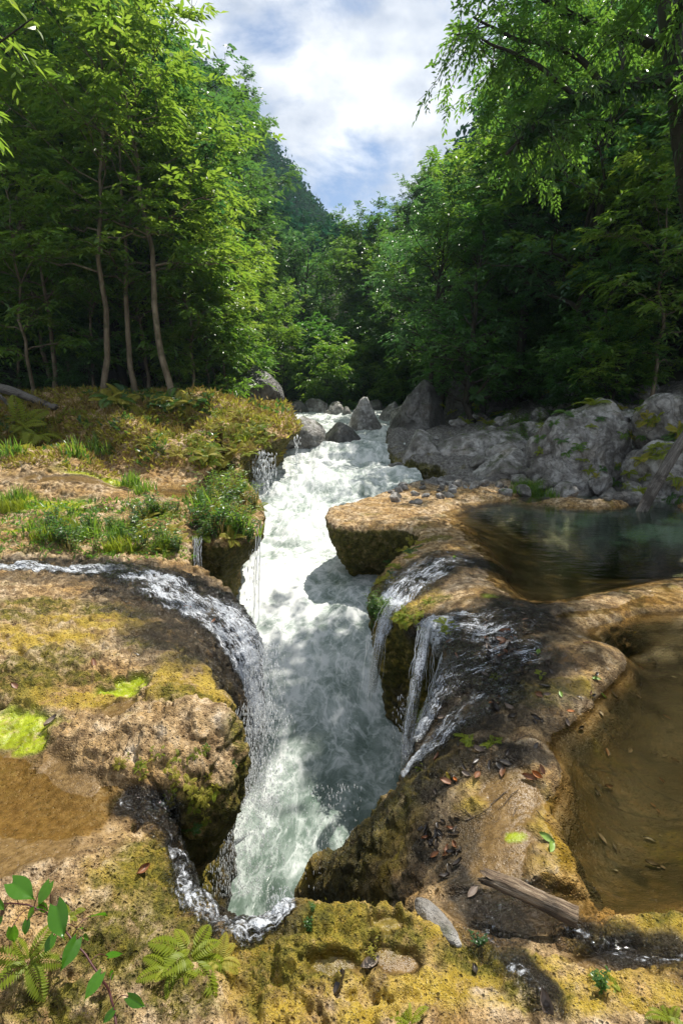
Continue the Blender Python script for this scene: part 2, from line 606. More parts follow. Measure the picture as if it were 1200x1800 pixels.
def surface_nets(F):
    S = F > 0
    c = np.zeros(tuple(n - 1 for n in F.shape), np.uint8)
    for dx in (0, 1):
        for dy in (0, 1):
            for dz in (0, 1):
                c += S[dx:dx + F.shape[0] - 1, dy:dy + F.shape[1] - 1, dz:dz + F.shape[2] - 1]
    I, J, K = np.nonzero((c > 0) & (c < 8))
    vid = np.full(c.shape, -1, np.int32)
    vid[I, J, K] = np.arange(len(I))
    acc = np.zeros((len(I), 3), np.float32)
    cnt = np.zeros(len(I), np.float32)
    cor = [(x, y, z) for x in (0, 1) for y in (0, 1) for z in (0, 1)]
    val = {o: F[I + o[0], J + o[1], K + o[2]] for o in cor}
    for a in cor:
        for ax in range(3):
            if a[ax] == 0:
                b = list(a)
                b[ax] = 1
                b = tuple(b)
                fa, fb = val[a], val[b]
                m = (fa > 0) != (fb > 0)
                t = np.where(m, fa / np.where(m, fa - fb, 1), 0)
                p = np.tile(np.array(a, np.float32), (len(I), 1))
                p[:, ax] = t
                acc += p * m[:, None]
                cnt += m
    V = np.stack((I, J, K), -1) + acc / cnt[:, None]
    quads = []
    for ax in range(3):
        sl0 = [slice(1, n - 1) for n in F.shape]
        sl1 = list(sl0)
        sl0[ax] = slice(0, F.shape[ax] - 1)
        sl1[ax] = slice(1, F.shape[ax])
        s0, s1 = S[tuple(sl0)], S[tuple(sl1)]
        idx = np.argwhere(s0 != s1)
        o = np.array([0 if k == ax else 1 for k in range(3)])
        e = idx + o
        flip = s0[tuple(idx.T)]
        b, cx = (ax + 1) % 3, (ax + 2) % 3
        db = np.eye(3, dtype=int)[b]
        dc = np.eye(3, dtype=int)[cx]
        q = np.stack([vid[tuple((e - s).T)] for s in (db + dc, dc, 0 * db, db)], -1)
        q[~flip] = q[~flip][:, ::-1]
        quads.append(q)
    return V, np.concatenate(quads)


def subdivide(V, Q):
    E = np.concatenate([np.stack((Q[:, i], Q[:, (i + 1) % 4]), -1) for i in range(4)])
    Es = np.sort(E, 1)
    key = Es[:, 0].astype(np.int64) * len(V) + Es[:, 1]
    uq, first, inv = np.unique(key, return_index=True, return_inverse=True)
    mid = V[Es[first]].mean(1)
    cen = V[Q].mean(1)
    n, m = len(V), len(Q)
    e = (inv.reshape(4, m) + n).T
    c = np.arange(m) + n + len(uq)
    V2 = np.concatenate((V, mid, cen))
    Q2 = np.concatenate([np.stack((Q[:, i], e[:, i], c, e[:, (i - 1) % 4]), -1) for i in range(4)])
    return V2, Q2


def relax(V, Q, it=1, f=0.5):
    for _ in range(it):
        acc = np.zeros_like(V)
        cnt = np.zeros(len(V), np.float32)
        for i in range(4):
            for o in (1, 3):
                np.add.at(acc, Q[:, i], V[Q[:, (i + o) % 4]])
                np.add.at(cnt, Q[:, i], 1)
        V = V * (1 - f) + f * acc / cnt[:, None]
    return V


def vnormals(V, Q):
    n = np.cross(V[Q[:, 2]] - V[Q[:, 0]], V[Q[:, 3]] - V[Q[:, 1]])
    out = np.zeros_like(V)
    for i in range(Q.shape[1]):
        for k in range(3):
            out[:, k] += np.bincount(Q[:, i], n[:, k], len(V))
    return out / (np.linalg.norm(out, axis=1)[:, None] + 1e-12)


def gorge_dist(P):
    """the same distance, read off the lattice"""
    fu = (P[:, 0] / (P[:, 1] + Y0) - gu[0]) / (gu[1] - gu[0])
    fv = (np.log(np.maximum(P[:, 1] + Y0, .1)) - gv[0]) / (gv[1] - gv[0])
    fu, fv = np.clip(fu, 0, NU - 1.001), np.clip(fv, 0, NV - 1.001)
    i, j = fu.astype(int), fv.astype(int)
    a, b = fu - i, fv - j
    return (D2[i, j] * (1 - a) + D2[i + 1, j] * a) * (1 - b) + (D2[i, j + 1] * (1 - a) + D2[i + 1, j + 1] * a) * b


gridV, gridQ = surface_nets(field())
iu = gridV[:, 0] / (NU - 1) * (gu[-1] - gu[0]) + gu[0]
iv = gridV[:, 1] / (NV - 1) * (gv[-1] - gv[0]) + gv[0]
iz = gridV[:, 2] / (NZ - 1) * (gz[-1] - gz[0]) + gz[0]
yy = np.exp(iv) - Y0
TV = np.stack((iu * (yy + Y0), yy, iz), -1)
TV = relax(TV, gridQ, 2, 0.5)
from mathutils.bvhtree import BVHTree
_rough = BVHTree.FromPolygons(TV.tolist(), gridQ.tolist())


def first_hit(px, py):
    h = _rough.ray_cast(Vector((0, 0, CAM_H)), Vector(ray(px, py)).normalized())
    return None if h[0] is None else np.array(h[0])


# finer mesh
TV, TQ = subdivide(TV, gridQ)


def plan_blob(P, px, py, z, rx, ry=None, rot=0.0, wob=0.25, seed=1):
    """0..1 mask of a stain with a wobbly outline, laid on the rock at a place in plan"""
    c = first_hit(px, py)
    c0 = at_z(px, py, z)
    c = c0 if c is None or abs(c[1] - c0[1]) > .25 * c0[1] else c
    dx, dy = P[:, 0] - c[0], P[:, 1] - c[1]
    ca, sa = math.cos(rot), math.sin(rot)
    ry = ry or rx
    a, b = (dx * ca + dy * sa) / rx, (-dx * sa + dy * ca) / ry
    r = np.sqrt(a * a + b * b)
    m = np.zeros(len(P), np.float32)
    k = r < 1.9
    if k.any():
        w = fbm(P[k] * (1.6 / max(rx, ry)), 4, seed)
        m[k] = smooth01(r[k] + wob * 2 * w, 1.15, 0.6)
    return m


def strip(P, pts, w, seed=1, wob=0.3):
    """mask along a path on the rock: pts of (photo x, photo y, z)"""
    q = [first_hit(p[0], p[1]) for p in pts]
    q = np.array([a if a is not None and abs(a[1] - at_z(*p)[1]) < .25 * a[1] else at_z(*p) for a, p in zip(q, pts)])
    best = np.full(len(P), 9.0, np.float32)
    for a, b, wa, wb in zip(q[:-1], q[1:], np.broadcast_to(w, len(pts))[:-1], np.broadcast_to(w, len(pts))[1:]):
        e = b - a
        t = np.clip(((P - a) @ e) / (e @ e), 0, 1)
        dd = np.linalg.norm((P - a - t[:, None] * e) * (1, 1, .8), axis=1) / (wa * (1 - t) + wb * t)
        best = np.minimum(best, dd)
    m = np.zeros(len(P), np.float32)
    k = best < 2.2
    if k.any():
        m[k] = smooth01(best[k] + 2 * wob * fbm(P[k] * 5, 4, seed), 1.25, .6)
    return m


N0 = vnormals(TV, TQ)
up = N0[:, 2]
PX, PY = project(TV)
dist = TV[:, 1]
# where the rock lies under still water it is smooth
WET_PTS = [
    ([(0, 1000, .12), (120, 1000, .1), (230, 1010, .08), (300, 1040, .0), (370, 1100, -.25), (420, 1190, -.7), (440, 1260, -1.1)], [.3, .35, .6, .95, 1.1, 1.0, .8]),
    ([(225, 1420, .02), (280, 1440, -.05), (302, 1490, -.15), (320, 1540, -.2), (350, 1592, -.22), (390, 1622, -.22), (440, 1632, -.2), (490, 1606, -.15)], [.10, .13, .13, .13, .13, .13, .13, .09]),
    ([(345, 880, .2), (345, 930, .15), (345, 985, -.2)], [.12, .12, .15]),
    ([(870, 1000, .06), (780, 990, .03), (720, 1030, -.12), (670, 1090, -.4)], [.25, .3, .22, .12]),
    ([(930, 1070, .06), (850, 1110, .04), (780, 1105, -.1), (740, 1120, -.2)], [.45, .55, .35, .2]),
    ([(960, 1160, .0), (880, 1180, .0), (820, 1190, -.05)], [.25, .45, .3]),
    ([(930, 1330, -.04), (850, 1330, -.1), (760, 1380, -.3)], [.12, .2, .2]),
    ([(900, 1130, .04), (830, 1170, .0), (790, 1250, -.15), (730, 1330, -.5)], [.3, .25, .2, .12]),
    ([(860, 1270, -.05), (800, 1300, -.18), (740, 1350, -.45)], [.14, .14, .12]),
    ([(900, 1630, -.1), (830, 1600, -.12), (800, 1540, -.2), (740, 1490, -.35)], [.12, .1, .08, .06]),
    ([(1020, 1650, -.05), (1100, 1680, -.02), (1180, 1670, .0)], [.08, .08, .06]),
    ([(900, 1700, .0), (960, 1760, .0)], [.06, .06]),
]
wet = np.zeros(len(TV), np.float32)
for i, (p, w) in enumerate(WET_PTS):
    wet = np.maximum(wet, strip(TV, p, w, 31 + i))
for i, (px, py, z, rx, ry, a) in enumerate([(850, 1130, .0, 1.0, .8, .85), (830, 1260, -.1, .7, .5, .8), (770, 1010, .0, .7, .6, .7), (900, 1200, .0, .5, .5, .6), (330, 1075, -.1, 1.0, .8, 1.0), (300, 1030, .0, .8, .4, .8), (380, 1180, -.4, .9, .8, 1.0), (420, 1230, -.8, .7, .8, 1.0),
                                                (690, 1440, -.5, .5, .4, .6), (780, 1500, -.2, .25, .3, .7), (600, 1530, -.9, .4, .4, .7), (60, 1020, .15, .9, .25, .6), (870, 1610, -.12, .3, .15, .6), (480, 1640, -.15, .2, .1, .7)]):
    wet = np.maximum(wet, a * plan_blob(TV, px, py, z, rx, ry, 0, .5, 260 + i))
wet *= smooth01(up, -.5, -.1)
water_still = np.zeros(len(TV), np.float32)
moss_n = fbm(TV * 2.3, 4, 41)
moss = smooth01(moss_n + 0.35 * fbm(TV * 9, 3, 42), .18, .5) * .7
moss *= 1 - .8 * wet
# moss hangs on the shaded faces that lean out
moss = np.maximum(moss, smooth01(up, .5, .0) * smooth01(fbm(TV * 1.7, 3, 43), -.7, .1)) * (1 - .8 * wet)
MOSSY = [(270, 1560, .0, .22, .3), (240, 1640, .05, .2, .14), (300, 1600, -.1, .12, .2), (330, 1680, -.02, .14, .1), (200, 1690, .1, .2, .1), (470, 1680, -.1, .12, .2),
         (700, 1030, -.15, .35, .25), (760, 1060, -.05, .3, .12), (725, 1075, -.2, .3, .12), (660, 1040, -.35, .2, .5), (760, 950, .0, .4, .2), (960, 1220, .0, .25, .12), (930, 1240, .0, .3, .1),
         (600, 1640, .03, .25, .12), (680, 1640, .02, .2, .1), (540, 1700, .0, .2, .1), (850, 1700, .0, .25, .1), (1160, 1630, .0, .12, .06), (940, 1760, .02, .15, .06), (100, 1780, .1, .2, .08), (320, 1780, .02, .14, .08), (620, 1440, -.7, .3, .3), (700, 1420, -.4, .25, .2), (620, 1500, -.8, .3, .3),
         (200, 1080, .15, .5, .2), (60, 1070, .18, .4, .2), (270, 1140, .1, .3, .15), (140, 1200, .15, .3, .12), (330, 1230, .15, .3, .12), (420, 1280, .1, .12, .15), (40, 1200, .2, .3, .25), (110, 1160, .18, .25, .15), (20, 1090, .2, .3, .2), (350, 1170, .0, .12, .3)]
for i, (px, py, z, rx, ry) in enumerate(MOSSY):
    moss = np.maximum(moss, .95 * plan_blob(TV, px, py, z, rx, ry, 0, .35, 60 + i))
algae = np.zeros(len(TV), np.float32)
ALGAE = [(25, 1285, .08, .30, .17), (60, 1310, .08, .12, .1), (235, 1208, .08, .16, .1), (205, 1222, .08, .18, .08), (90, 890, .3, .9, .35), (20, 885, .32, .6, .4), (190, 845, .42, 1.1, .22), (140, 905, .28, .5, .15), (30, 935, .22, .4, .12),
         (905, 1472, -.03, .06, .035), (890, 1210, .0, .1, .06), (860, 1050, .05, .12, .08), (800, 985, .05, .14, .06), (865, 1310, -.05, .06, .03)]
for i, (px, py, z, rx, ry) in enumerate(ALGAE):
    algae = np.maximum(algae, plan_blob(TV, px, py, z, rx, ry, 0, .3, 90 + i))
algae *= smooth01(up, .3, .7)
green_bed = plan_blob(TV, 985, 1400, -.16, .09, .35, 0, .4, 120)
algae_bed = green_bed
# flats under thin standing water: smooth sand
SANDY = [(40, 1440, .03, .55, .5), (-80, 1400, .04, .6, .5), (110, 1400, .04, .3, .2), (215, 1245, .08, .14, .15), (860, 1490, -.06, .25, .3), (900, 1390, -.04, .2, .25), (880, 1610, -.12, .3, .14), (960, 1600, -.12, .25, .1), (1100, 1690, .0, .22, .06),
         (680, 1625, .02, .09, .05), (690, 1690, .0, .12, .05), (590, 1700, .0, .12, .04), (150, 845, .42, 1.6, .25), (280, 865, .36, 1.0, .3), (250, 830, .45, 1.0, .2), (850, 1480, -.07, .3, .3)]
sand = np.zeros(len(TV), np.float32)
for i, (px, py, z, rx, ry) in enumerate(SANDY):
    sand = np.maximum(sand, plan_blob(TV, px, py, z, rx, ry, 0, .3, 150 + i))
sand = np.maximum(sand, smooth01(-.02 - TV[:, 2], 0, .06) * (TV[:, 0] > .2) * smooth01(up, .5, .8) * (gorge_dist(TV) > .8))
sand *= smooth01(up, .5, .85)
GOLD = [(620, 1610, .03, .5, .10), (560, 1680, .0, .35, .2), (400, 1170, .0, .3, .5), (340, 1190, .08, .35, .4), (180, 1100, .15, .6, .3), (60, 1130, .2, .5, .3), (280, 1570, -.05, .3, .3), (480, 1700, -.02, .3, .15), (300, 1220, .15, .6, .15), (150, 1235, .1, .5, .12), (700, 1060, -.1, .5, .5), (960, 1210, .0, .4, .15), (720, 1350, -.3, .5, .3),
        (1150, 1660, .0, .4, .12), (900, 1740, .0, .5, .12), (640, 1460, -.6, .5, .6), (900, 1440, -.05, .3, .4), (600, 1780, .0, .4, .1), (1100, 1770, .03, .4, .08)]
gold = np.zeros(len(TV), np.float32)
for i, (px, py, z, rx, ry) in enumerate(GOLD):
    gold = np.maximum(gold, plan_blob(TV, px, py, z, rx, ry, 0, .45, 200 + i))
lime = smooth01(dist + 1.2 * fbm(TV * .8, 3, 230), 12.8, 14.5) * (TV[:, 0] > 0)
# dark silt on the beds of the right hand pools
mud = smooth01(-.05 - TV[:, 2] + .03 * fbm(TV * 3, 3, 240), 0, .10) * (TV[:, 0] > .45) * (gorge_dist(TV) > .75) * smooth01(up, .3, .7) * smooth01(dist, 14, 13)
# roughness of the rock: spongy travertine
nearf = smooth01(dist, 9, 2.5)
w1, w2 = worley(TV * 5.5 + .3 * fbm(TV * 6, 2, 5)[:, None], 3)
por = smooth01(w2 - w1, .0, .32)
dsp = 0.075 * fbm(TV * 2.7, 3, 71) + 0.05 * fbm(TV * 6.5, 4, 72, gain=.55, ridged=True)
dsp += 0.03 * (por - .6) + 0.018 * fbm(TV * 21, 3, 73, ridged=True)
# pits where the sponge has dissolved
w3, w4 = worley(TV * 9 + .4 * fbm(TV * 10, 2, 6)[:, None], 8)
pits = smooth01(w3, .34, .12) * smooth01(fbm(TV * 2.2, 3, 76), -.1, .35)
dsp -= 0.075 * pits * smooth01(dist, 9, 5)
w5, w6 = worley(TV * 21 + .3 * fbm(TV * 22, 2, 12)[:, None], 18)
dsp -= 0.026 * smooth01(w5, .42, .1) * smooth01(fbm(TV * 3.4, 3, 78), -.25, .2) * smooth01(dist, 6, 4)
dsp += 0.009 * fbm(TV * 48, 2, 79, ridged=True) * nearf
dsp += 0.12 * fbm(TV * 1.3, 2, 74) * smooth01(up, .6, .0)
dsp += .35 * smooth01(dist, 12, 16) * smooth01(TV[:, 2], .55, 1.1) * (TV[:, 0] < 0) * fbm(TV * 1.1, 4, 75)
dsp += .30 * smooth01(dist, 12, 15) * (TV[:, 0] > 0) * fbm(TV * 1.6, 4, 77, ridged=True)
amp = (1 - .93 * np.maximum(sand, .7 * algae)) * (1 - .15 * wet)
amp *= 1 - .35 * ((TV[:, 0] > .25) & (up > .5))
amp *= 1 - .5 * ((TV[:, 0] > 1.0) & (TV[:, 1] > 3.8) & (TV[:, 1] < 7) & (up > .5))
TV = TV + N0 * (dsp * amp)[:, None]
TV[:, 2] += .006 * moss * (1 - sand)
N1 = vnormals(TV, TQ)
# ------------------------------------------------------------------ ground material and mesh
def mat_travertine():
    k = NT("travertine")
    p = k.pos()
    moss_, wet_, algae_, sand_ = (k.attr(a) for a in ('moss', 'wet', 'algae', 'sand'))
    n1 = k.noise(p, 2.2, 6, .6)
    n2 = k.noise(p, 11, 7, .65)
    n3 = k.noise(p, 48, 5, .6)
    n4 = k.noise(p, 160, 3, .6)
    gold_, lime_ = k.attr('gold'), k.attr('lime')
    base = k.cramp(n1, [(.25, (.34, .18, .055)), (.40, (.55, .34, .12)), (.54, (.68, .48, .25)), (.75, (.77, .62, .44))])
    base = k.mix(k.ramp(n2, .60, .38, 0, .85), base, (.15, .085, .032))
    base = k.mix(k.ramp(n3, .50, .36, 0, .55), base, (.13, .08, .035))
    pale = k.math('MULTIPLY', k.ramp(n2, .52, .68), k.ramp(n1, .42, .58))
    base = k.mix(k.math('MULTIPLY', pale, .7), base, (.78, .66, .50))
    goldc = k.cramp(k.noise(p, 8, 7, .7), [(.3, (.20, .13, .012)), (.45, (.42, .29, .03)), (.6, (.58, .42, .07)), (.75, (.66, .52, .16))])
    gm = k.math('MAXIMUM', gold_, k.ramp(k.noise(p, 1.7, 6, .65), .58, .72, 0, .65))
    base = k.mix(k.math('MULTIPLY', gm, k.ramp(k.noise(p, 6, 6, .7), .32, .56)), base, goldc)
    grey = k.cramp(n2, [(.3, (.06, .055, .05)), (.5, (.2, .19, .175)), (.7, (.42, .41, .385))])
    base = k.mix(lime_, base, grey)
    # pores
    vor = k.voro(p, 34)
    pore = k.ramp(vor, .05, .30)
    base = k.mix(k.math('MULTIPLY', k.math('SUBTRACT', 1, pore), .62), base, (.085, .05, .022))
    pore2 = k.ramp(k.voro(p, 78), .08, .34)
    base = k.mix(k.math('MULTIPLY', k.math('MULTIPLY', k.math('SUBTRACT', 1, pore2), .6), k.ramp(n1, .35, .6)), base, (.11, .07, .03))
    base = k.mix(k.ramp(n4, .56, .72, 0, .35), base, (.86, .74, .58))
    sandc = k.cramp(k.noise(p, 30, 6, .7), [(.3, (.075, .045, .016)), (.5, (.15, .092, .034)), (.7, (.25, .165, .07))])
    base = k.mix(sand_, base, sandc)
    mudc = k.cramp(k.noise(p, 1.8, 7, .68, .8), [(.32, (.018, .016, .008)), (.45, (.045, .034, .015)), (.55, (.085, .06, .026)), (.7, (.15, .10, .045))])
    mudc = k.mix(k.ramp(k.noise(p, 14, 6, .7), .6, .4, 0, .6), mudc, (.03, .024, .011))
    ledge = k.ramp(k.math('ABSOLUTE', k.math('SUBTRACT', k.noise(p, 1.3, 4, .5, .6), .5)), .016, .0)
    mudc = k.mix(k.math('MULTIPLY', ledge, .75), mudc, (.010, .009, .005))
    base = k.mix(k.attr('mud'), base, mudc)
    mossc = k.cramp(k.noise(p, 22, 6, .7), [(.28, (.03, .035, .005)), (.45, (.10, .095, .010)), (.6, (.24, .20, .02)), (.78, (.42, .33, .04))])
    mf = k.math('MULTIPLY', moss_, k.ramp(k.noise(p, 16, 6, .7), .28, .58), clamp=True)
    base = k.mix(mf, base, mossc)
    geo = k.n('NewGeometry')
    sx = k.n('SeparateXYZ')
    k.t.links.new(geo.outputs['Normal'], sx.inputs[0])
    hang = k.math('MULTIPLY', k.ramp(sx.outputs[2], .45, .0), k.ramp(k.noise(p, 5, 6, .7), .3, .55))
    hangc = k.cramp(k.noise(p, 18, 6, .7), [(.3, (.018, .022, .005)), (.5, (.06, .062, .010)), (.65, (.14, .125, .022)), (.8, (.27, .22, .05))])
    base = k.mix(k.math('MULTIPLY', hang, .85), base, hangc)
    alg = k.cramp(k.noise(p, 9, 6, .65), [(.3, (.12, .12, .008)), (.5, (.24, .29, .012)), (.7, (.38, .44, .03))])
    base = k.mix(k.math('MULTIPLY', algae_, k.ramp(k.noise(p, 14, 5, .7), .25, .5)), base, alg)
    dk = k.cramp(n2, [(.3, (.018, .016, .014)), (.55, (.042, .036, .027)), (.75, (.095, .073, .046))])
    wf = k.math('MULTIPLY', wet_, k.ramp(k.noise(p, 7, 6, .7), .16, .50), clamp=True)
    base = k.mix(k.math('MULTIPLY', wf, .95), base, dk)
    rough = k.mix(k.math('MAXIMUM', k.math('MULTIPLY', wet_, 1.0), k.math('MULTIPLY', k.math('MAXIMUM', sand_, algae_), .9)), (.82,) * 3, (.16,) * 3)
    h = k.math('MULTIPLY', n2, 1.0)
    h = k.math('ADD', h, k.math('MULTIPLY', n3, .55))
    h = k.math('ADD', h, k.math('MULTIPLY', n4, .28))
    h = k.math('ADD', h, k.math('MULTIPLY', pore, .5))
    h = k.math('ADD', h, k.math('MULTIPLY', pore2, .25))
    amt = k.math('SUBTRACT', 1, k.math('MULTIPLY', k.math('MAXIMUM', sand_, algae_), .85))
    nb = k.bump(k.math('MULTIPLY', h, amt), 1.0, .05)
    nrm = k.bump(k.math('MULTIPLY', k.noise(p, 38, 4, .6, 1.0), wet_), .8, .03, nb)
    sh = k.principled(Base_Color=base, Roughness=k.math('ADD', rough, 0), Normal=nrm, IOR=1.36)
    return k.end(sh)


M_TRAV = mat_travertine()
ground = link("rocky_ground", mesh_data("rocky_ground", TV, TQ, [M_TRAV], True,
              {'moss': moss * (1 - .5 * sand), 'gold': gold, 'mud': mud, 'lime': lime, 'wet': wet, 'algae': algae, 'sand': sand}))
tag(ground, 'ochre mossy travertine banks on both sides of the river gorge', 'rock ground', kind='structure')


def ground_lookup():
    """height of the finished ground, for setting things down"""
    from mathutils.bvhtree import BVHTree
    return BVHTree.FromPolygons([tuple(v) for v in TV.tolist()], TQ.tolist())
# ------------------------------------------------------------------ water
# river level along its course (distance ahead, z)
RIV = np.array([(0.5, -2.25), (3.5, -2.15), (5, -2.0), (6.5, -1.75), (8, -1.5), (9.6, -1.25), (12, -.95), (13.5, -.6), (15, -.35), (15.8, -.1), (16.6, .1), (18.5, .25), (19.6, .7), (21, .82), (23, .98), (24.5, 1.25), (28, 1.6), (34, 2.25), (42, 2.9), (60, 3.4)])


def river_z(y):
    return np.interp(y, RIV[:, 0], RIV[:, 1])


def river_mesh():
    nu, nv = 300, 620
    v = np.exp(np.linspace(math.log(1.2 + 1.0), math.log(48), nv)) - 1.0
    x0 = np.interp(v, (1, 3, 6, 10, 16, 20, 26, 48), (-2.3, -2.8, -3.4, -3.6, -4.8, -4.5, -4.5, -8))
    x1 = np.interp(v, (1, 3, 6, 10, 12, 14, 15, 16.5, 18, 20, 22, 26, 32, 48), (1.6, 1.7, 1.6, 1.9, 1.9, 2.3, 2.6, 2.5, 2.35, 2.4, 2.7, 3.4, 5, 9))
    s = np.linspace(0, 1, nu)
    X = x0[:, None] * (1 - s) + x1[:, None] * s
    Y = np.repeat(v[:, None], nu, 1)
    Z = river_z(Y)
    Pn = np.stack((X.ravel(), Y.ravel(), np.zeros(X.size)), -1)
    y = Pn[:, 1]
    rough = np.interp(y, (2, 4.5, 7, 12, 15, 20, 26, 40), (.08, .11, .19, .32, .50, .55, .5, .35))
    q = Pn * np.array((1.0, .62, 1))
    q = q + .35 * np.stack((fbm(q * .9, 2, 201), fbm(q * .9, 2, 202), np.zeros(len(q))), -1)
    big = fbm(q * .8, 3, 203)
    mid = fbm(q * 2.1, 4, 204, ridged=True)
    fine = fbm(q * 6.5, 3, 205, ridged=True)
    cross = fbm(Pn * np.array((.55, 1.5, 1)) + .3 * big[:, None], 3, 206, ridged=True)
    Zd = rough * (.7 * big + .18 * mid + .04 * fine + .3 * cross * smooth01(y, 6, 12))
    # standing waves below the two steps of the rapid
    foam = np.interp(y, (2, 4, 5.5, 7, 9, 12, 15, 20, 30), (.16, .18, .30, .42, .45, .36, .24, .27, .24))
    foam = foam + .28 * mid + .30 * big + .10 * fine + .30 * cross * smooth01(y, 6, 12)
    # falls of the left bank beat the water white; slab's cast shadow put into the colour as thinner foam
    def spot(px, py, z, r, a):
        c = at_z(px, py, z)
        return a * np.exp(-(((Pn[:, 0] - c[0]) ** 2 + (Pn[:, 1] - c[1]) ** 2) / r ** 2))
    foam += spot(450, 1190, -1.9, .5, .28) + spot(395, 1450, -2.1, .4, .14) + spot(480, 1050, -1.6, .8, .15) + spot(700, 1150, -1.7, .35, .3)
    foam -= spot(610, 1040, -1.25, .8, .25) + spot(560, 1450, -2.1, .5, .12) + spot(640, 1400, -2.1, .5, .1)
    Zd += spot(470, 1180, -1.9, .8, .05)
    Zd += .16 * np.exp(-((y - 15.4) / .7) ** 2) * (1 + big) + .2 * np.exp(-((y - 19.3) / .6) ** 2) * (1 + big) + .15 * np.exp(-((y - 24) / .6) ** 2)
    P3 = np.stack((Pn[:, 0], y, Z.ravel() + Zd), -1)
    i = np.arange(nv - 1)[:, None] * nu + np.arange(nu - 1)[None]
    Q = np.stack((i, i + 1, i + nu + 1, i + nu), -1).reshape(-1, 4)
    return P3, Q, np.clip(foam, 0, 1)


def mat_river():
    k = NT("river_water")
    p = k.pos()
    mp = k.n('Mapping')
    k.set(mp, 'Vector', p)
    mp.inputs['Scale'].default_value = (1.0, .62, .5)
    v0 = mp.outputs['Vector']

    def warp(v, scale, amt):
        nd = k.n('TexNoise')
        k.set(nd, 'Vector', v)
        k.set(nd, 'Scale', scale)
        k.set(nd, 'Detail', 3.0)
        a = k.n('VectorMath', operation='SUBTRACT')
        k.t.links.new(nd.outputs['Color'], a.inputs[0])
        a.inputs[1].default_value = (.5, .5, .5)
        b = k.n('VectorMath', operation='MULTIPLY_ADD')
        k.t.links.new(a.outputs[0], b.inputs[0])
        b.inputs[1].default_value = (amt, amt, amt)
        k.t.links.new(v, b.inputs[2])
        return b.outputs[0]

    v = warp(warp(v0, .8, .7), 3.4, .16)
    foam = k.attr('foam')
    n1 = k.noise(v, 1.9, 7, .6)
    n2 = k.noise(v, 7.0, 6, .62)
    n3 = k.noise(p, 34, 4, .6, .4)

    def ridge(scale, w, det=4):
        return k.ramp(k.math('ABSOLUTE', k.math('SUBTRACT', k.noise(v, scale, det, .5), .5)), w, .0)

    thread = k.math('MAXIMUM', ridge(1.7, .045), k.math('MULTIPLY', ridge(4.3, .05), .8))
    fine = ridge(10.5, .06, 3)
    f = k.math('ADD', foam, k.math('MULTIPLY', k.math('SUBTRACT', n1, .5), 1.15))
    f = k.math('ADD', f, k.math('MULTIPLY', k.math('SUBTRACT', n2, .5), .5))
    f = k.math('ADD', f, k.math('MULTIPLY', thread, .24))
    f = k.math('ADD', f, k.math('MULTIPLY', fine, .10))
    f = k.math('ADD', f, k.math('MULTIPLY', k.math('SUBTRACT', n3, .5), .14))
    white = k.ramp(f, .03, 1.08)
    col = k.cramp(white, [(0, (.075, .115, .085)), (.25, (.13, .175, .145)), (.5, (.23, .28, .25)), (.78, (.43, .475, .45)), (1, (.68, .70, .68))])
    rough = k.ramp(white, .0, .8, .14, .6)
    h = k.math('ADD', k.math('MULTIPLY', n2, .8), k.math('MULTIPLY', n3, .25))
    h = k.math('ADD', h, k.math('MULTIPLY', thread, .2))
    nb = k.bump(h, .45, .022)
    return k.end(k.principled(Base_Color=col, Roughness=rough, Normal=nb, IOR=1.33))


rv, rq, rf = river_mesh()
river = link("river_water", mesh_data("river_water", rv, rq, [mat_river()], True, {'foam': rf}))
tag(river, 'milky green white water river rushing down between the rock banks', 'river', kind='structure')


def mat_pool(tint=(.50, .60, .32), murk=(.016, .036, .022), ripple=3.0):
    """clear water: fresnel mirror over a tinted, slightly cloudy see-through body"""
    k = NT("pool_water")
    p = k.pos()
    depth = k.attr('depth')
    mp = k.n('Mapping')
    k.set(mp, 'Vector', p)
    mp.inputs['Scale'].default_value = (1, 2.2, 1)
    n = k.noise(mp.outputs['Vector'], ripple, 3, .5, .4)
    nb = k.bump(n, .12, .05)
    fr = k.n('Fresnel')
    fr.inputs['IOR'].default_value = 1.33
    k.set(fr, 'Normal', nb)
    tr = k.n('BsdfTransparent')
    k.set(tr, 'Color', k.mix(k.ramp(depth, .0, 1.0), (.93, .88, .72), tint))
    df = k.n('BsdfDiffuse')
    k.set(df, 'Color', murk)
    body = k.n('MixShader')
    k.set(body, 0, k.ramp(depth, .1, 1.0, .0, .75))
    k.set(body, 1, tr.outputs[0])
    k.set(body, 2, df.outputs[0])
    gl = k.n('BsdfGlossy')
    gl.inputs['Roughness'].default_value = .02
    k.set(gl, 'Color', (1, 1, 1))
    k.set(gl, 'Normal', nb)
    mx = k.n('MixShader')
    k.set(mx, 0, fr.outputs[0])
    k.set(mx, 1, body.outputs[0])
    k.set(mx, 2, gl.outputs[0])
    return k.end(mx.outputs[0])


M_POOL = mat_pool()


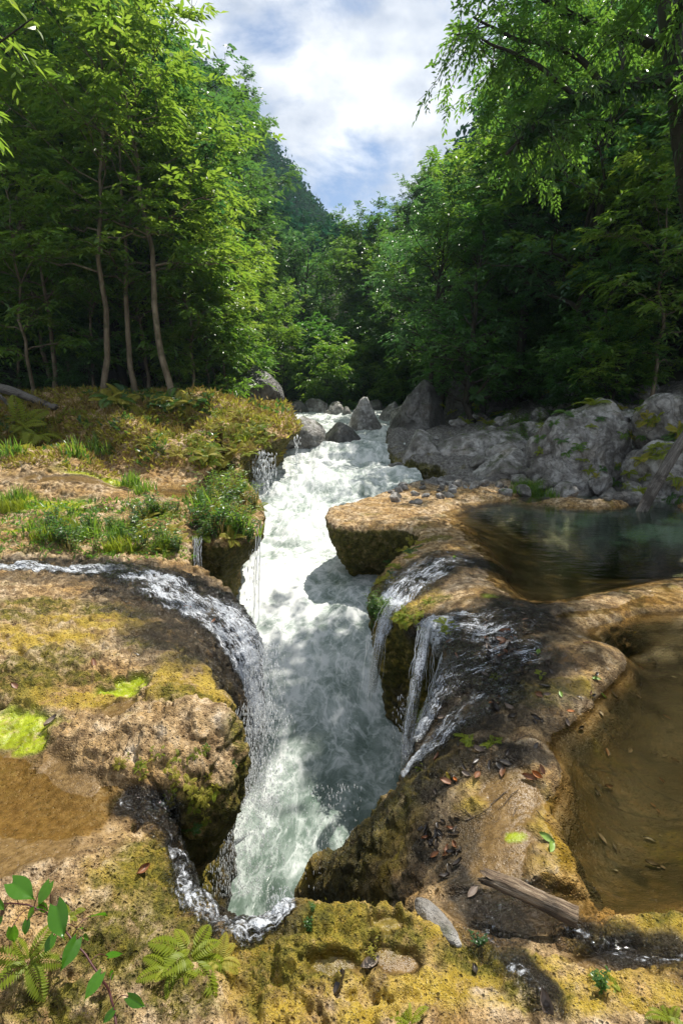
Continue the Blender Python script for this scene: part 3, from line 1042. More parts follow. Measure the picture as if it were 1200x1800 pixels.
def pool(name, outline, z, label, step=.07, mat=None, dscale=1.0):
    """flat sheet clipped to a hand-drawn outline that runs under the rims"""
    o = np.array([at_z(px, py, z)[:2] for px, py in outline])
    x0, y0 = o.min(0)
    x1, y1 = o.max(0)
    nx, ny = int((x1 - x0) / step) + 2, int((y1 - y0) / step) + 2
    gx, gy = np.meshgrid(np.linspace(x0, x1, nx), np.linspace(y0, y1, ny), indexing='ij')
    x, y = gx.ravel(), gy.ravel()
    ins = np.zeros(len(x), bool)
    for a, b in zip(o, np.roll(o, -1, 0)):
        c = ((a[1] > y) != (b[1] > y)) & (x < (b[0] - a[0]) * (y - a[1]) / (b[1] - a[1] + 1e-12) + a[0])
        ins ^= c
    H = tps_eval(H_X, H_W, uv_of(x, y))
    i = np.arange(nx - 1)[:, None] * ny + np.arange(ny - 1)[None]
    Q = np.stack((i, i + ny, i + ny + 1, i + 1), -1).reshape(-1, 4)
    Q = Q[ins[Q].any(1)]
    used = np.unique(Q)
    re = np.zeros(len(x), int)
    re[used] = np.arange(len(used))
    V = np.stack((x, y, np.full(len(x), z)), -1)[used]
    ob = link(name, mesh_data(name, V, re[Q], [mat or M_POOL], True, {'depth': (np.clip(z - H, 0, 2) * dscale)[used]}))
    return tag(ob, label, 'pool', kind='structure')


pool("pool_water", [(748, 908), (785, 893), (860, 878), (1000, 870), (1130, 880), (1300, 900), (1500, 1000), (1400, 1060), (1200, 1052), (1100, 1068), (1000, 1082), (915, 1085), (880, 1065), (850, 1010), (810, 968), (765, 930)], .05,
     'clear green upper pool behind the travertine rim', .09, None, 1.0)
pool("pool_water", [(1120, 1066), (1250, 1050), (1500, 1080), (1500, 1600), (1300, 1640), (1060, 1618), (960, 1560), (930, 1440), (960, 1340), (990, 1250), (1060, 1190), (1040, 1100)], -.045,
     'clear brown lower pool along the terrace', .05, mat_pool((.50, .44, .24), (.05, .04, .018), 6.0), 2.0)
pool("pool_water", [(-300, 1330), (0, 1320), (120, 1330), (210, 1360), (200, 1420), (120, 1500), (20, 1570), (-300, 1620)], .062, 'thin sheet of clear water over the sandy hollow', .04)
pool("pool_water", [(-300, 815), (0, 820), (200, 812), (370, 820), (370, 872), (200, 880), (60, 862), (-300, 890)], .40, 'shallow brown water between the lime terraces', .12)
# ------------------------------------------------------------------ valley sides
def hill_z(x, y):
    xc = np.interp(y, (0, 20, 34, 60, 400), (0, .3, .4, 1.5, 10))
    w = np.interp(y, (0, 12, 18, 24, 34, 50), (5, 5.5, 5.6, 5.2, 6.5, 6.5))
    a = np.maximum(xc - w - x, 0)
    b = np.maximum(x - xc - w, 0)
    lf = np.interp(y, (0, 14, 20, 27, 34), (0, .15, .45, .85, 1.0))
    base = np.interp(y, (0, 12, 17, 22, 30, 40, 60), (-2.5, -1.6, .2, .9, 1.6, 2.5, 3.6))
    z = base + lf * .8 * np.sqrt(a * a + 4) - lf * 1.6 + 1.05 * (np.sqrt(b * b + 2) - 1.4) * np.interp(y, (0, 10, 16, 24), (.1, .35, .75, 1.0))
    z += .35 * np.maximum(-x - 13, 0) + .5 * np.maximum(x - 13, 0)
    z += .42 * np.maximum(y - 38, 0)
    return np.minimum(z, 60 + .15 * (z - 60))


def far_z(x, y):
    """the wooded mountain that closes the valley"""
    return 100 * np.exp(-((x + 56) / 58) ** 2 - ((y - 190) / 75) ** 2) + 45 * np.exp(-((x - 60) / 60) ** 2 - ((y - 260) / 80) ** 2)


def hills_mesh():
    nx, ny = 200, 190
    t = np.linspace(-1, 1, nx)
    y = np.concatenate((np.linspace(-30, 60, 100), 60 + np.exp(np.linspace(0, math.log(1500), 90))))
    X = np.sinh(t * 4.0)[:, None] / np.sinh(4.0) * np.interp(y, (0, 60, 400, 1500), (90, 120, 700, 2500))[None]
    Y = np.repeat(y[None], nx, 0)
    x, yv = X.ravel(), Y.ravel()
    z = hill_z(x, yv)
    fz = far_z(x, yv)
    k = smooth01(yv, 85, 140)
    z = z * (1 - k) + k * (8 + fz)
    P = np.stack((x, yv, z), -1)
    P[:, 2] += 1.1 * fbm(P * .16, 4, 301) * smooth01(yv, 22, 30) * smooth01(np.abs(x), 5, 9)
    P[:, 2] -= 1.2 * smooth01(yv, 29, 24) * (np.abs(x) < 30)
    P[:, 2] = np.where((np.abs(x) < 26) & (yv < 10), np.minimum(P[:, 2], -2.9), P[:, 2])
    i = np.arange(nx - 1)[:, None] * ny + np.arange(ny - 1)[None]
    Q = np.stack((i, i + ny, i + ny + 1, i + 1), -1).reshape(-1, 4)
    return P, Q


def mat_soil():
    k = NT("forest_soil")
    p = k.pos()
    c = k.cramp(k.noise(p, .9, 8, .65), [(.3, (.012, .014, .008)), (.5, (.028, .032, .012)), (.72, (.05, .05, .022))])
    return k.end(k.principled(Base_Color=c, Roughness=.9, Normal=k.bump(k.noise(p, 3, 6), .6, .2)))


hv, hq = hills_mesh()
hills = link("valley_hills", mesh_data("valley_hills", hv, hq, [mat_soil()]))
tag(hills, 'steep dark forest floor of the valley sides and the mountain behind', 'hill', kind='structure')

from mathutils.bvhtree import BVHTree
_bank = BVHTree.FromPolygons(TV[:, :].tolist(), TQ.tolist())
_hill = BVHTree.FromPolygons(hv.tolist(), hq.tolist())
_DOWN = Vector((0, 0, -1))


def ground_at(x, y):
    """height of whatever ground is uppermost at x, y"""
    z = -9.0
    for t in (_bank, _hill):
        h = t.ray_cast(Vector((x, y, 200)), _DOWN)
        if h[0] is not None:
            z = max(z, h[0].z)
    return z


def on_rock(px, py):
    """where a photo pixel's ray first meets the banks: point and normal"""
    r = Vector(ray(px, py)).normalized()
    h = _bank.ray_cast(Vector((0, 0, CAM_H)), r)
    if h[0] is None:
        h = _hill.ray_cast(Vector((0, 0, CAM_H)), r)
    return h[0], h[1]


# ------------------------------------------------------------------ leaves
def mat_leaf(name, cols, trans, gloss=.3, spec=.5, tmix=.45):
    k = NT(name)
    v = k.attr('var')
    oi = k.n('ObjectInfo')
    f = k.math('ADD', k.math('MULTIPLY', v, .72), k.math('MULTIPLY', oi.outputs['Random'], .28))
    c = k.cramp(f, [(0, cols[0]), (.5, cols[1]), (1, cols[2])])
    ct = k.cramp(f, [(0, trans[0]), (1, trans[1])])
    pr = k.n('BsdfPrincipled')
    k.set(pr, 'Base Color', c)
    k.set(pr, 'Roughness', gloss)
    k.set(pr, 'Specular IOR Level', spec)
    tl = k.n('BsdfTranslucent')
    k.set(tl, 'Color', ct)
    m = k.n('MixShader')
    m.inputs[0].default_value = tmix
    k.set(m, 1, pr.outputs[0])
    k.set(m, 2, tl.outputs[0])
    return k.end(m.outputs[0])


M_LEAF_BRIGHT = mat_leaf("bright_leaf", [(.034, .10, .022), (.095, .19, .028), (.22, .30, .045)], [(.13, .36, .03), (.42, .58, .06)], .36, .5)
M_LEAF_MID = mat_leaf("green_leaf", [(.024, .08, .024), (.055, .14, .03), (.115, .205, .04)], [(.07, .26, .03), (.25, .46, .05)], .34, .5)
M_LEAF_DARK = mat_leaf("dark_leaf", [(.02, .06, .026), (.042, .105, .032), (.08, .16, .04)], [(.06, .18, .03), (.2, .38, .045)], .32, .55)
M_LEAF_SUNNY = mat_leaf("sunny_leaf", [(.042, .11, .02), (.11, .205, .03), (.26, .33, .055)], [(.19, .41, .03), (.50, .64, .07)], .36, .5)
M_LEAF_COOL = mat_leaf("cool_leaf", [(.022, .075, .034), (.05, .13, .045), (.10, .19, .06)], [(.05, .2, .05), (.18, .36, .07)], .34, .55)
M_LEAF_FERN = mat_leaf("fern_leaf", [(.10, .15, .015), (.20, .25, .02), (.34, .36, .04)], [(.22, .32, .02), (.5, .55, .05)], .5, .3)
M_LEAF_MOUND = mat_leaf("golden_leaf", [(.16, .17, .022), (.31, .29, .04), (.48, .42, .09)], [(.3, .32, .03), (.6, .55, .09)], .55, .25)
M_LEAF_FAR = mat_leaf("far_leaf", [(.014, .065, .036), (.028, .115, .05), (.06, .17, .06)], [(.02, .08, .03), (.06, .14, .04)], .8, .0, .25)  # distance haze and backlit shade put into the bluish dark leaf colour
M_LEAF_DRY = mat_leaf("dry_leaf", [(.16, .11, .03), (.26, .19, .06), (.36, .29, .11)], [(.2, .15, .03), (.4, .3, .08)], .6, .2, .35)
M_LEAF_GLOSS = mat_leaf("glossy_leaf", [(.035, .12, .008), (.06, .18, .012), (.10, .25, .02)], [(.10, .34, .01), (.2, .48, .02)], .3, .45, .4)


def mat_bark(name, stops, scale=6.0):
    k = NT(name)
    p = k.obj()
    mp = k.n('Mapping')
    k.set(mp, 'Vector', p)
    mp.inputs['Scale'].default_value = (1, 1, .25)
    n = k.noise(mp.outputs['Vector'], scale, 7, .65)
    n2 = k.noise(p, scale * .4, 4, .6)
    c = k.cramp(n, stops)
    c = k.mix(k.ramp(n2, .5, .65, 0, .7), c, (.035, .045, .012))
    return k.end(k.principled(Base_Color=c, Roughness=.85, Normal=k.bump(n, .8, .03)))


M_BARK_PALE = mat_bark("pale_bark", [(.3, (.07, .05, .03)), (.5, (.17, .13, .085)), (.7, (.30, .25, .17))])
M_BARK_DARK = mat_bark("dark_bark", [(.3, (.012, .010, .007)), (.5, (.032, .027, .018)), (.7, (.07, .06, .04))])


def norm(a):
    return a / (np.linalg.norm(a, axis=-1, keepdims=True) + 1e-9)


def leaf_quads(mb, base, d, n, L, W, var, fold=.25, curl=.0, six=False):
    """pointed leaves: base point, direction, upper side, length, width"""
    d = norm(d)
    s = norm(np.cross(d, n))
    n = np.cross(s, d)
    L, W = np.asarray(L)[:, None], np.asarray(W)[:, None]
    m = len(base)
    if not six:
        p0 = base
        p1 = base + d * L * .45 + s * W * .5 + n * W * fold
        p2 = base + d * L - n * L * curl
        p3 = base + d * L * .45 - s * W * .5 + n * W * fold
        V = np.stack((p0, p1, p2, p3), 1).reshape(-1, 3)
        i = np.arange(m)[:, None] * 4
        mb.add(V, i + np.arange(4)[None], a=np.repeat(var, 4))
    else:
        p = [base, base + d * L * .28 + s * W * .46 + n * W * fold, base + d * L * .62 + s * W * .38 + n * (W * fold - L * curl * .4),
             base + d * L - n * L * curl, base + d * L * .62 - s * W * .38 + n * (W * fold - L * curl * .4), base + d * L * .28 - s * W * .46 + n * W * fold,
             base + d * L * .62 - n * L * curl * .4]
        V = np.stack(p, 1).reshape(-1, 3)
        i = np.arange(m)[:, None] * 7
        q = np.concatenate((i + np.array([[0, 1, 2, 6]]), i + np.array([[0, 6, 4, 5]])))
        t = np.concatenate((i + np.array([[6, 2, 3]]), i + np.array([[6, 3, 4]])))
        mb.add(V, q, t, a=np.repeat(var, 7))


def wobble_line(a, b, n, amp, R, sag=0.0):
    t = np.linspace(0, 1, n)[:, None]
    p = np.asarray(a) * (1 - t) + np.asarray(b) * t
    ln = np.linalg.norm(np.asarray(b) - np.asarray(a))
    off = np.cumsum(R.normal(0, 1, (n, 3)), 0)
    off -= off[0] * (1 - t) + off[-1] * t
    p = p + off * amp * ln / math.sqrt(n)
    p[:, 2] -= sag * ln * (t[:, 0] * (1 - t[:, 0])) * 4 * 0.25
    return p


def sprays(mb, P, D, R, per, tw, L, W, droop, vbase, flat=.6, six=False):
    """a spray of alternate leaves on a drooping twig at every point P heading D"""
    k = len(P)
    D = norm(D)
    side = norm(np.cross(D, np.array((0, 0, 1.0))) + 1e-4)
    upv = np.cross(side, D)
    idx = np.repeat(np.arange(k), per)
    j = np.tile(np.arange(per), k)
    t = (j + .5) / per
    tl = tw * R.uniform(.6, 1.3, k)[idx]
    pos = P[idx] + D[idx] * (t * tl)[:, None]
    pos[:, 2] -= droop * tl * t * t
    sg = np.where(j % 2 == 0, 1, -1)
    tip = t > 1 - 1.0 / per
    sgd = np.where(tip, 0.1 * sg, sg)
    d = D[idx] * (.55 + .5 * t)[:, None] + side[idx] * (sgd * R.uniform(.6, 1.1, len(j)))[:, None]
    d[:, 2] -= droop * R.uniform(.5, 1.5, len(j)) * (.4 + t)
    d += R.normal(0, .18, d.shape)
    n = upv[idx] * flat + np.array((0, 0, 1 - flat)) + R.normal(0, .33, d.shape)
    sz = R.uniform(.65, 1.2, len(j)) * R.uniform(.75, 1.15, k)[idx]
    var = np.clip(vbase[idx] + R.normal(0, .12, len(j)), 0, 1)
    leaf_quads(mb, pos, d, n, L * sz, W * sz, var, .18, .06, six)


def make_tree(seed, H, R0, base_f, limbs, nspray, per, L, W, bark, leaf, trunk_r=.14, lean=(0, 0), up=.45, droop=.45, tw=.5, top=1.0, layer=.0, wob=.05, fork=1):
    """a trunk with limbs and twigs (one mesh) and its leaves (one mesh), standing at the origin"""
    R = np.random.default_rng(seed)
    tb, cb = MB(), MB()
    pts_all, dir_all, shade = [], [], []
    for f in range(fork):
        az = R.uniform(0, 6.28)
        off = np.array((math.cos(az), math.sin(az), 0)) * (0 if fork == 1 else .12 * H)
        topp = np.array((lean[0] * H, lean[1] * H, H * .93)) + off * (1 if f else .3)
        tr = wobble_line((.12 * f, .06 * f, -.4), topp, 14, wob, R)
        rad = trunk_r * (1 - .82 * np.linspace(0, 1, 14)) * (1 if f == 0 else .75)
        rad[0] *= 1.5
        tb.tube(tr, rad, 9)
        ts = np.sort(R.uniform(base_f, .99, limbs // fork))
        ph = R.uniform(0, 6.28)
        for q, t in enumerate(ts):
            x = t * 13
            i = int(min(x, 12))
            a = tr[i] * (1 - (x - i)) + tr[i + 1] * (x - i)
            s = (t - base_f) / (1 - base_f)
            shp = (.55 + 1.1 * s - 1.35 * s * s) if top == 1.0 else (1 - .75 * s) * (.6 + .9 * s * (1 - s))
            ln = R0 * max(.22, shp * 1.25) * R.uniform(.7, 1.2)
            ph += 2.4 + R.normal(0, .4)
            el = up * R.uniform(.4, 1.4) + .9 * s * s
            dv = np.array((math.cos(ph) * math.cos(el), math.sin(ph) * math.cos(el), math.sin(el)))
            lb = wobble_line(a, a + dv * ln, 8, .10, R, sag=-.25)
            r0 = max(.012, trunk_r * (1 - .8 * t) * .5)
            tb.tube(lb, r0 * np.linspace(1, .25, 8), 6, cap=False)
            nsub = 6
            for b in range(nsub):
                u = .25 + .75 * (b + R.uniform(0, 1)) / nsub
                k = min(int(u * 7), 6)
                p = lb[k] + (lb[k + 1] - lb[k]) * (u * 7 - k)
                sd = 1 if b % 2 else -1
                hd = np.cross(dv, (0, 0, 1.0))
                d2 = norm(dv * R.uniform(.4, 1.0) + hd * sd * R.uniform(.5, 1.1) + np.array((0, 0, R.uniform(-.1, .5))))
                l2 = ln * .42 * R.uniform(.6, 1.2)
                sb = wobble_line(p, p + d2 * l2, 5, .12, R)
                tb.tube(sb, r0 * .4 * np.linspace(1, .3, 5), 4, cap=False)
                nn = max(2, int(nspray * l2))
                w = R.uniform(.15, 1, nn)
                kk = np.minimum((w * 4).astype(int), 3)
                pp = sb[kk] + (sb[kk + 1] - sb[kk]) * (w * 4 - kk)[:, None]
                pp = pp + R.normal(0, 1, pp.shape) * np.array((.16, .16, .10 * (1 - layer) + .02)) * l2
                dd = norm(d2 + R.normal(0, .6, pp.shape)) * np.array((1, 1, .4))
                dd[:, 2] += .1
                pts_all.append(pp)
                dir_all.append(dd)
                shade.append(np.full(nn, R.normal(.45, .17)))
    P = np.concatenate(pts_all)
    D = np.concatenate(dir_all)
    sh = np.clip(np.concatenate(shade), 0, 1)
    sprays(cb, P, D, R, per, tw, L, W, droop, sh)
    return tb.data("trunk", [bark]), cb.data("crown", [leaf], smooth=False)


TREES = {
    'slim': [make_tree(11, 10.5, 3.3, .40, 19, 5.6, 8, .31, .115, M_BARK_PALE, M_LEAF_SUNNY, .11, (.04, .0), .22, .5, .6, layer=.75, wob=.035),
             make_tree(12, 11.5, 3.6, .36, 20, 5.6, 8, .31, .115, M_BARK_PALE, M_LEAF_SUNNY, .12, (-.07, .03), .22, .5, .6, layer=.75, wob=.04),
             make_tree(13, 8.5, 2.6, .22, 22, 7, 8, .28, .105, M_BARK_PALE, M_LEAF_BRIGHT, .08, (.06, -.02), .2, .55, .55, layer=.7, wob=.04)],
    'broad': [make_tree(21, 13, 4.4, .3, 30, 7, 9, .24, .11, M_BARK_DARK, M_LEAF_COOL, .24, (.02, .0), .40, .5, .65, fork=2, layer=.5),
              make_tree(22, 12, 4.0, .25, 32, 7, 9, .28, .115, M_BARK_DARK, M_LEAF_BRIGHT, .22, (-.03, .03), .35, .5, .65, layer=.5),
              make_tree(23, 14, 4.6, .3, 34, 7, 9, .29, .12, M_BARK_DARK, M_LEAF_DARK, .26, (.0, -.04), .4, .45, .65, fork=2, layer=.5)],
    'dense': [make_tree(31, 10, 3.6, .12, 36, 10, 9, .18, .08, M_BARK_DARK, M_LEAF_DARK, .2, (.0, .0), .35, .5, .5, top=.5),
              make_tree(32, 9, 3.4, .12, 34, 9, 9, .21, .095, M_BARK_DARK, M_LEAF_MID, .18, (.03, .0), .35, .5, .5, top=.5)],
    'shrub': [make_tree(41, 3.0, 1.7, .06, 20, 12, 8, .20, .08, M_BARK_DARK, M_LEAF_MID, .05, (.0, .0), .5, .5, .4),
              make_tree(42, 2.6, 1.6, .06, 20, 12, 8, .21, .085, M_BARK_DARK, M_LEAF_DARK, .05, (.05, .0), .45, .5, .4),
              make_tree(43, 3.2, 1.6, .06, 20, 12, 8, .19, .075, M_BARK_DARK, M_LEAF_BRIGHT, .05, (-.05, .0), .5, .5, .4)],
}
RT = np.random.default_rng(5)


def place_tree(kind, var, x, y, s, label, group=None, name='broadleaf_tree', rz=None, cat='tree', z=None, sz=1.0):
    tk, cr = TREES[kind][var]
    z = ground_at(x, y) if z is None else z
    t = thing(name, label, cat, (x, y, z - .1), group, (0, 0, RT.uniform(0, 6.28) if rz is None else rz), (s, s, s * sz))
    link('trunk', tk, t)
    link('crown', cr, t)
    return t
# ------------------------------------------------------------------ the forest
# slim trees along the edge of the left bank, as (photo x of the foot, distance, kind, size, turn)
EDGE = [
    (60, 19.5, 'slim', 2, .95, 'thin young tree at the left end of the bank, low leafy crown'),
    (98, 20.5, 'slim', 0, .9, 'thin straight tree with a drooping crown behind the fallen trunk'),
    (188, 19.0, 'slim', 1, 1.0, 'slim tree with a pale forked trunk and layered yellow green crown'),
    (236, 19.6, 'slim', 0, 1.05, 'slim pale trunked tree beside the leaning one, bright airy crown'),
    (294, 19.2, 'slim', 1, 1.12, 'pale trunked tree leaning left over the ferny bank edge'),
    (345, 21.5, 'slim', 2, 1.0, 'small tree with low sprays standing just right of the leaning trunk'),
    (400, 23.5, 'slim', 0, .68, 'small bright tree above the tip of the mossy ledge'),
    (30, 22.0, 'slim', 2, .8, 'thin sapling in the shade at the far left of the wood'),
    (130, 22.5, 'slim', 1, .75, 'thin sapling between the straight thin tree and the forked one'),
    (160, 21.0, 'slim', 2, .85, 'small sapling left of the forked pale trunk'),
    (262, 22.0, 'slim', 0, .8, 'slender shaded trunk between the two pale leaning trees'),
    (318, 23.0, 'slim', 1, .75, 'slender shaded tree behind the leaning pale trunk'),
    (372, 22.5, 'slim', 2, .7, 'low sapling near the right end of the left wood'),
]
for px, d, kind, v, s, lab in EDGE:
    p = at_d(px, 690, d)
    place_tree(kind, v, p[0], d, s, lab, rz=RT.uniform(0, 6.28), name='slim_tree')

TALL = [  # tall crowns that draw the skyline: photo x of the foot, distance, kind, size
    (320, 27, 'broad', 1, .95, 'tall bright crowned tree at the left edge of the patch of sky'),
    (270, 24, 'broad', 0, 1.05, 'tall tree with an open crown against the sky at upper left'),
    (215, 23.5, 'broad', 2, 1.2, 'big dark crowned tree rising behind the slim trees'),
    (455, 34, 'broad', 1, .7, 'rounded tree left of the valley gap below the mountain'),
    (775, 25.5, 'broad', 0, .74, 'leafy tree rising straight behind the dark cliff block'),
    (835, 22.5, 'dense', 1, .95, 'dense dark tree at the foot of the right slope behind the cliff block'),
    (1010, 20.5, 'broad', 0, 1.1, 'tall tree on the right whose crown leans out over the river'),
    (930, 25, 'broad', 1, 1.1, 'tall sunlit tree standing at the right edge of the patch of sky'),
    (850, 29, 'dense', 1, 1.2, 'dense leafy tree stepping down the right skyline'),
    (790, 33, 'broad', 2, .85, 'dark tree low on the right skyline near the valley gap'),
    (1085, 21, 'broad', 1, .85, 'bright leafed tree above the dark rocks on the right'),
    (1160, 19.5, 'dense', 1, .9, 'glossy leafed tree behind the huge boulder'),
    (1050, 18.5, 'dense', 1, .62, 'bright little tree leaning out in front of the dark right wood'),
    (1150, 17.0, 'slim', 2, .9, 'sunlit slender tree at the right above the leaning log'),
    (1120, 19.5, 'broad', 1, .66, 'small glossy leaved tree above the huge boulder'),
    (640, 46, 'broad', 1, .8, 'sunlit yellow green tree in the middle of the valley gap'),
    (700, 42, 'broad', 0, .8, 'green tree just right of the valley gap'),
]
for px, d, kind, v, s, lab in TALL:
    p = at_d(px, 690, d)
    place_tree(kind, v, p[0], d, s, lab, name='tall_tree')


# big mossy tree that leans in from the right
def mossy_tree():
    R = np.random.default_rng(606)
    root = at_d(1265, 700, 13.2)
    t = thing('mossy_tree', 'big dark trunked tree at the right edge with a long mossy limb and hanging plants', 'tree', root)
    tb, cb, mb = MB(), MB(), MB()

    def line(pts, n, r0, r1):
        q = np.array([at_d(*p) for p in pts]) - root
        s = np.linspace(0, len(q) - 1, n)
        P = np.stack([np.interp(s, np.arange(len(q)), q[:, c]) for c in range(3)], -1)
        P[1:-1] = (P[:-2] + P[1:-1] * 2 + P[2:]) / 4
        P += .05 * np.stack([gnoise(np.stack((s * 1.3, s * 0 + c * 5 + q[0, 0], s * 0), -1), 3) for c in range(3)], -1)
        tb.tube(P, np.linspace(r0, r1, n) * (1 + .15 * gnoise(np.stack((s * 4, s * 0, s * 0 + r0), -1), 9)), 10)
        return P

    trunk = line([(1268, 760, 13.2), (1240, 500, 13.2), (1205, 250, 13.1), (1183, 90, 13.0), (1172, -60, 13.0), (1150, -300, 13.0)], 30, .34, .16)
    limbs = [line([(1192, 135, 13.0), (1120, 148, 12.6), (1050, 158, 12.2), (1000, 178, 12.0), (960, 205, 11.8), (925, 235, 11.7), (890, 270, 11.6)], 26, .15, .03),
             line([(1178, 90, 13.0), (1100, 62, 12.8), (1020, 35, 12.6), (950, 0, 12.5), (900, -60, 12.4)], 20, .10, .03),
             line([(1060, 155, 12.2), (1020, 100, 12.2), (960, 78, 12.3), (890, 62, 12.4), (830, 30, 12.4)], 20, .07, .02),
             line([(1010, 172, 12.0), (950, 115, 11.9), (900, 95, 11.9), (845, 65, 11.9), (800, 60, 12)], 20, .05, .015),
             line([(1172, -40, 13.0), (1060, -120, 12.4), (940, -160, 12), (820, -190, 11.6)], 20, .10, .03),
             line([(1180, 60, 13.0), (1230, -80, 11.0), (1250, -260, 9.0), (1180, -420, 7.6)], 20, .13, .04),
             line([(1190, 180, 13.0), (1300, 60, 11.5), (1420, -60, 10.0)], 18, .10, .03)]
    for k, lb in enumerate(limbs):
        L = np.linalg.norm(np.diff(lb, axis=0), axis=1).sum()
        nt = int(10 * L) if k else int(6 * L)
        for _ in range(nt):
            u = R.uniform(.15, 1) * (len(lb) - 1)
            i = min(int(u), len(lb) - 2)
            a = lb[i] + (lb[i + 1] - lb[i]) * (u - i)
            e = a + R.normal(0, 1, 3) * np.array((.75, .75, .5)) + np.array((0, 0, -.1))
            tw = wobble_line(a, e, 6, .08, R)
            tb.tube(tw, np.linspace(.012, .004, 6), 4, cap=False)
            n = 7
            w = R.uniform(.3, 1, n) * 5
            ii = np.minimum(w.astype(int), 4)
            P = tw[ii] + (tw[ii + 1] - tw[ii]) * (w - ii)[:, None]
            D = norm(e - a)[None] + R.normal(0, .6, (n, 3))
            sprays(cb, P, D, R, 10, .45, .15, .06, .5, np.full(n, R.uniform(.35, .95)))
    # fringe of moss and strap leaved plants on the long limb and the trunk
    for lb, i0, i1, cnt, ln in ((limbs[0], 0, 22, 900, .34), (trunk, 6, 16, 700, .45)):
        u = R.uniform(i0, i1, cnt)
        i = u.astype(int)
        P = lb[i] + (lb[np.minimum(i + 1, len(lb) - 1)] - lb[i]) * (u - i)[:, None] + R.normal(0, .09, (cnt, 3))
        d = R.normal(0, .6, (cnt, 3)) + np.array((0, 0, -.35))
        leaf_quads(mb, P, d, R.normal(0, 1, (cnt, 3)) + np.array((0, 0, .6)), R.uniform(.4, 1.3, cnt) * ln, np.full(cnt, .055), np.clip(R.normal(.3, .2, cnt), 0, 1), .15, .3)
    link('trunk', tb.data('trunk', [M_BARK_DARK]), t)
    link('crown', cb.data('crown', [M_LEAF_MID], smooth=False), t)
    link('hanging_moss', mb.data('hanging_moss', [M_LEAF_DARK], smooth=False), t)


mossy_tree()


# branches of a tree that stands just outside on the left
def leaning_tree():
    R = np.random.default_rng(607)
    root = Vector((-9.2, 8.2, 0))
    root.z = ground_at(root.x, root.y)
    t = thing('overhanging_tree', 'tree at the upper left corner whose drooping bright leaved branches hang into view', 'tree', root)
    tb, cb = MB(), MB()

    def line(P, r0, r1, n=16):
        P = np.array(P, float)
        s = np.linspace(0, len(P) - 1, n)
        Q = np.stack([np.interp(s, np.arange(len(P)), P[:, c]) for c in range(3)], -1)
        Q += .04 * np.stack([gnoise(np.stack((s * 1.3, s * 0 + c * 5, s * 0), -1), 3) for c in range(3)], -1)
        tb.tube(Q, np.linspace(r0, r1, n), 8)
        return Q

    rt = np.array(root)
    line([(0, 0, -.4), (.1, .0, 2.5), (.0, .1, 5), (.3, .2, 8.5), (.4, .3, 11)], .2, .06, 24)
    for x0, h, px, py, d in ((.1, 4.0, 20, 190, 7.6), (.2, 6.0, 60, 30, 7.4), (.3, 7.5, 20, -60, 7.0), (.1, 3.2, -60, 330, 7.8), (.3, 7.0, -120, -100, 8.6)):
        e = at_d(px, py, d) - rt
        b = line([(x0, .1, h), ((x0 + e[0]) * .55, e[1] * .5, h * .35 + e[2] * .65 + .35), tuple(e)], .045, .008)
        for _ in range(15):
            i = R.integers(5, 15)
            P = b[i][None] + R.normal(0, .12, (1, 3))
            D = norm(b[-1] - b[4])[None] * .6 + R.normal(0, .6, (1, 3)) + np.array((0, 0, -.25))
            sprays(cb, P, D, R, 9, .45, .17, .06, .7, np.array([R.uniform(.5, 1)]), six=True)
    link('trunk', tb.data('trunk', [M_BARK_DARK]), t)
    link('crown', cb.data('crown', [M_LEAF_BRIGHT], smooth=False), t)


leaning_tree()

# hillside forest: rows up both slopes
R6 = np.random.default_rng(66)


def forest(n, xr, yr, kinds, srange, label, group, name, mind=2.2, cat='tree', keep=None):
    got = []
    tries = 0
    while len(got) < n and tries < n * 60:
        tries += 1
        y = R6.uniform(*yr)
        x = R6.uniform(xr[0], xr[1]) if not callable(xr) else xr(y, R6)
        if keep is not None and not keep(x, y):
            continue
        if any((x - a) ** 2 + (y - b) ** 2 < mind ** 2 for a, b in got):
            continue
        got.append((x, y))
        kind = kinds[R6.integers(len(kinds))]
        v = R6.integers(len(TREES[kind]))
        place_tree(kind, v, x, y, R6.uniform(*srange), label, group, name, cat=cat, sz=R6.uniform(.9, 1.15))


# left slope
forest(34, lambda y, R: R.uniform(-26, np.interp(y, (20, 26, 32, 40), (-9, -11, -13, -14))), (22, 38), ['broad', 'broad', 'dense', 'slim'], (.8, 1.15),
       'tall broad-leaved tree on the wooded slope left of the river', 'forest trees on the left slope', 'forest_tree', 2.3)
forest(24, lambda y, R: R.uniform(-45, -8), (38, 62), ['broad', 'dense'], (.9, 1.3),
       'tall tree high on the left slope behind the front rows', 'upper trees on the left slope', 'forest_tree', 3.2)
# right slope
forest(34, lambda y, R: R.uniform(np.interp(y, (15, 20, 25, 34), (13.5, 10.5, 8.5, 8)), 26), (16.5, 37), ['broad', 'dense', 'dense'], (.75, 1.1),
       'dark leafy tree on the steep slope right of the river', 'forest trees on the right slope', 'forest_tree', 2.2)
forest(24, lambda y, R: R.uniform(8, 45), (36, 62), ['broad', 'dense'], (.9, 1.3),
       'tall tree high on the right slope behind the front rows', 'upper trees on the right slope', 'forest_tree', 3.2)
# where the valley bends
forest(26, lambda y, R: R.uniform(-8, 9), (39, 62), ['broad', 'dense', 'dense'], (.6, .85),
       'hazy green tree closing the valley beyond the rapids', 'trees where the valley bends', 'forest_tree', 2.6)
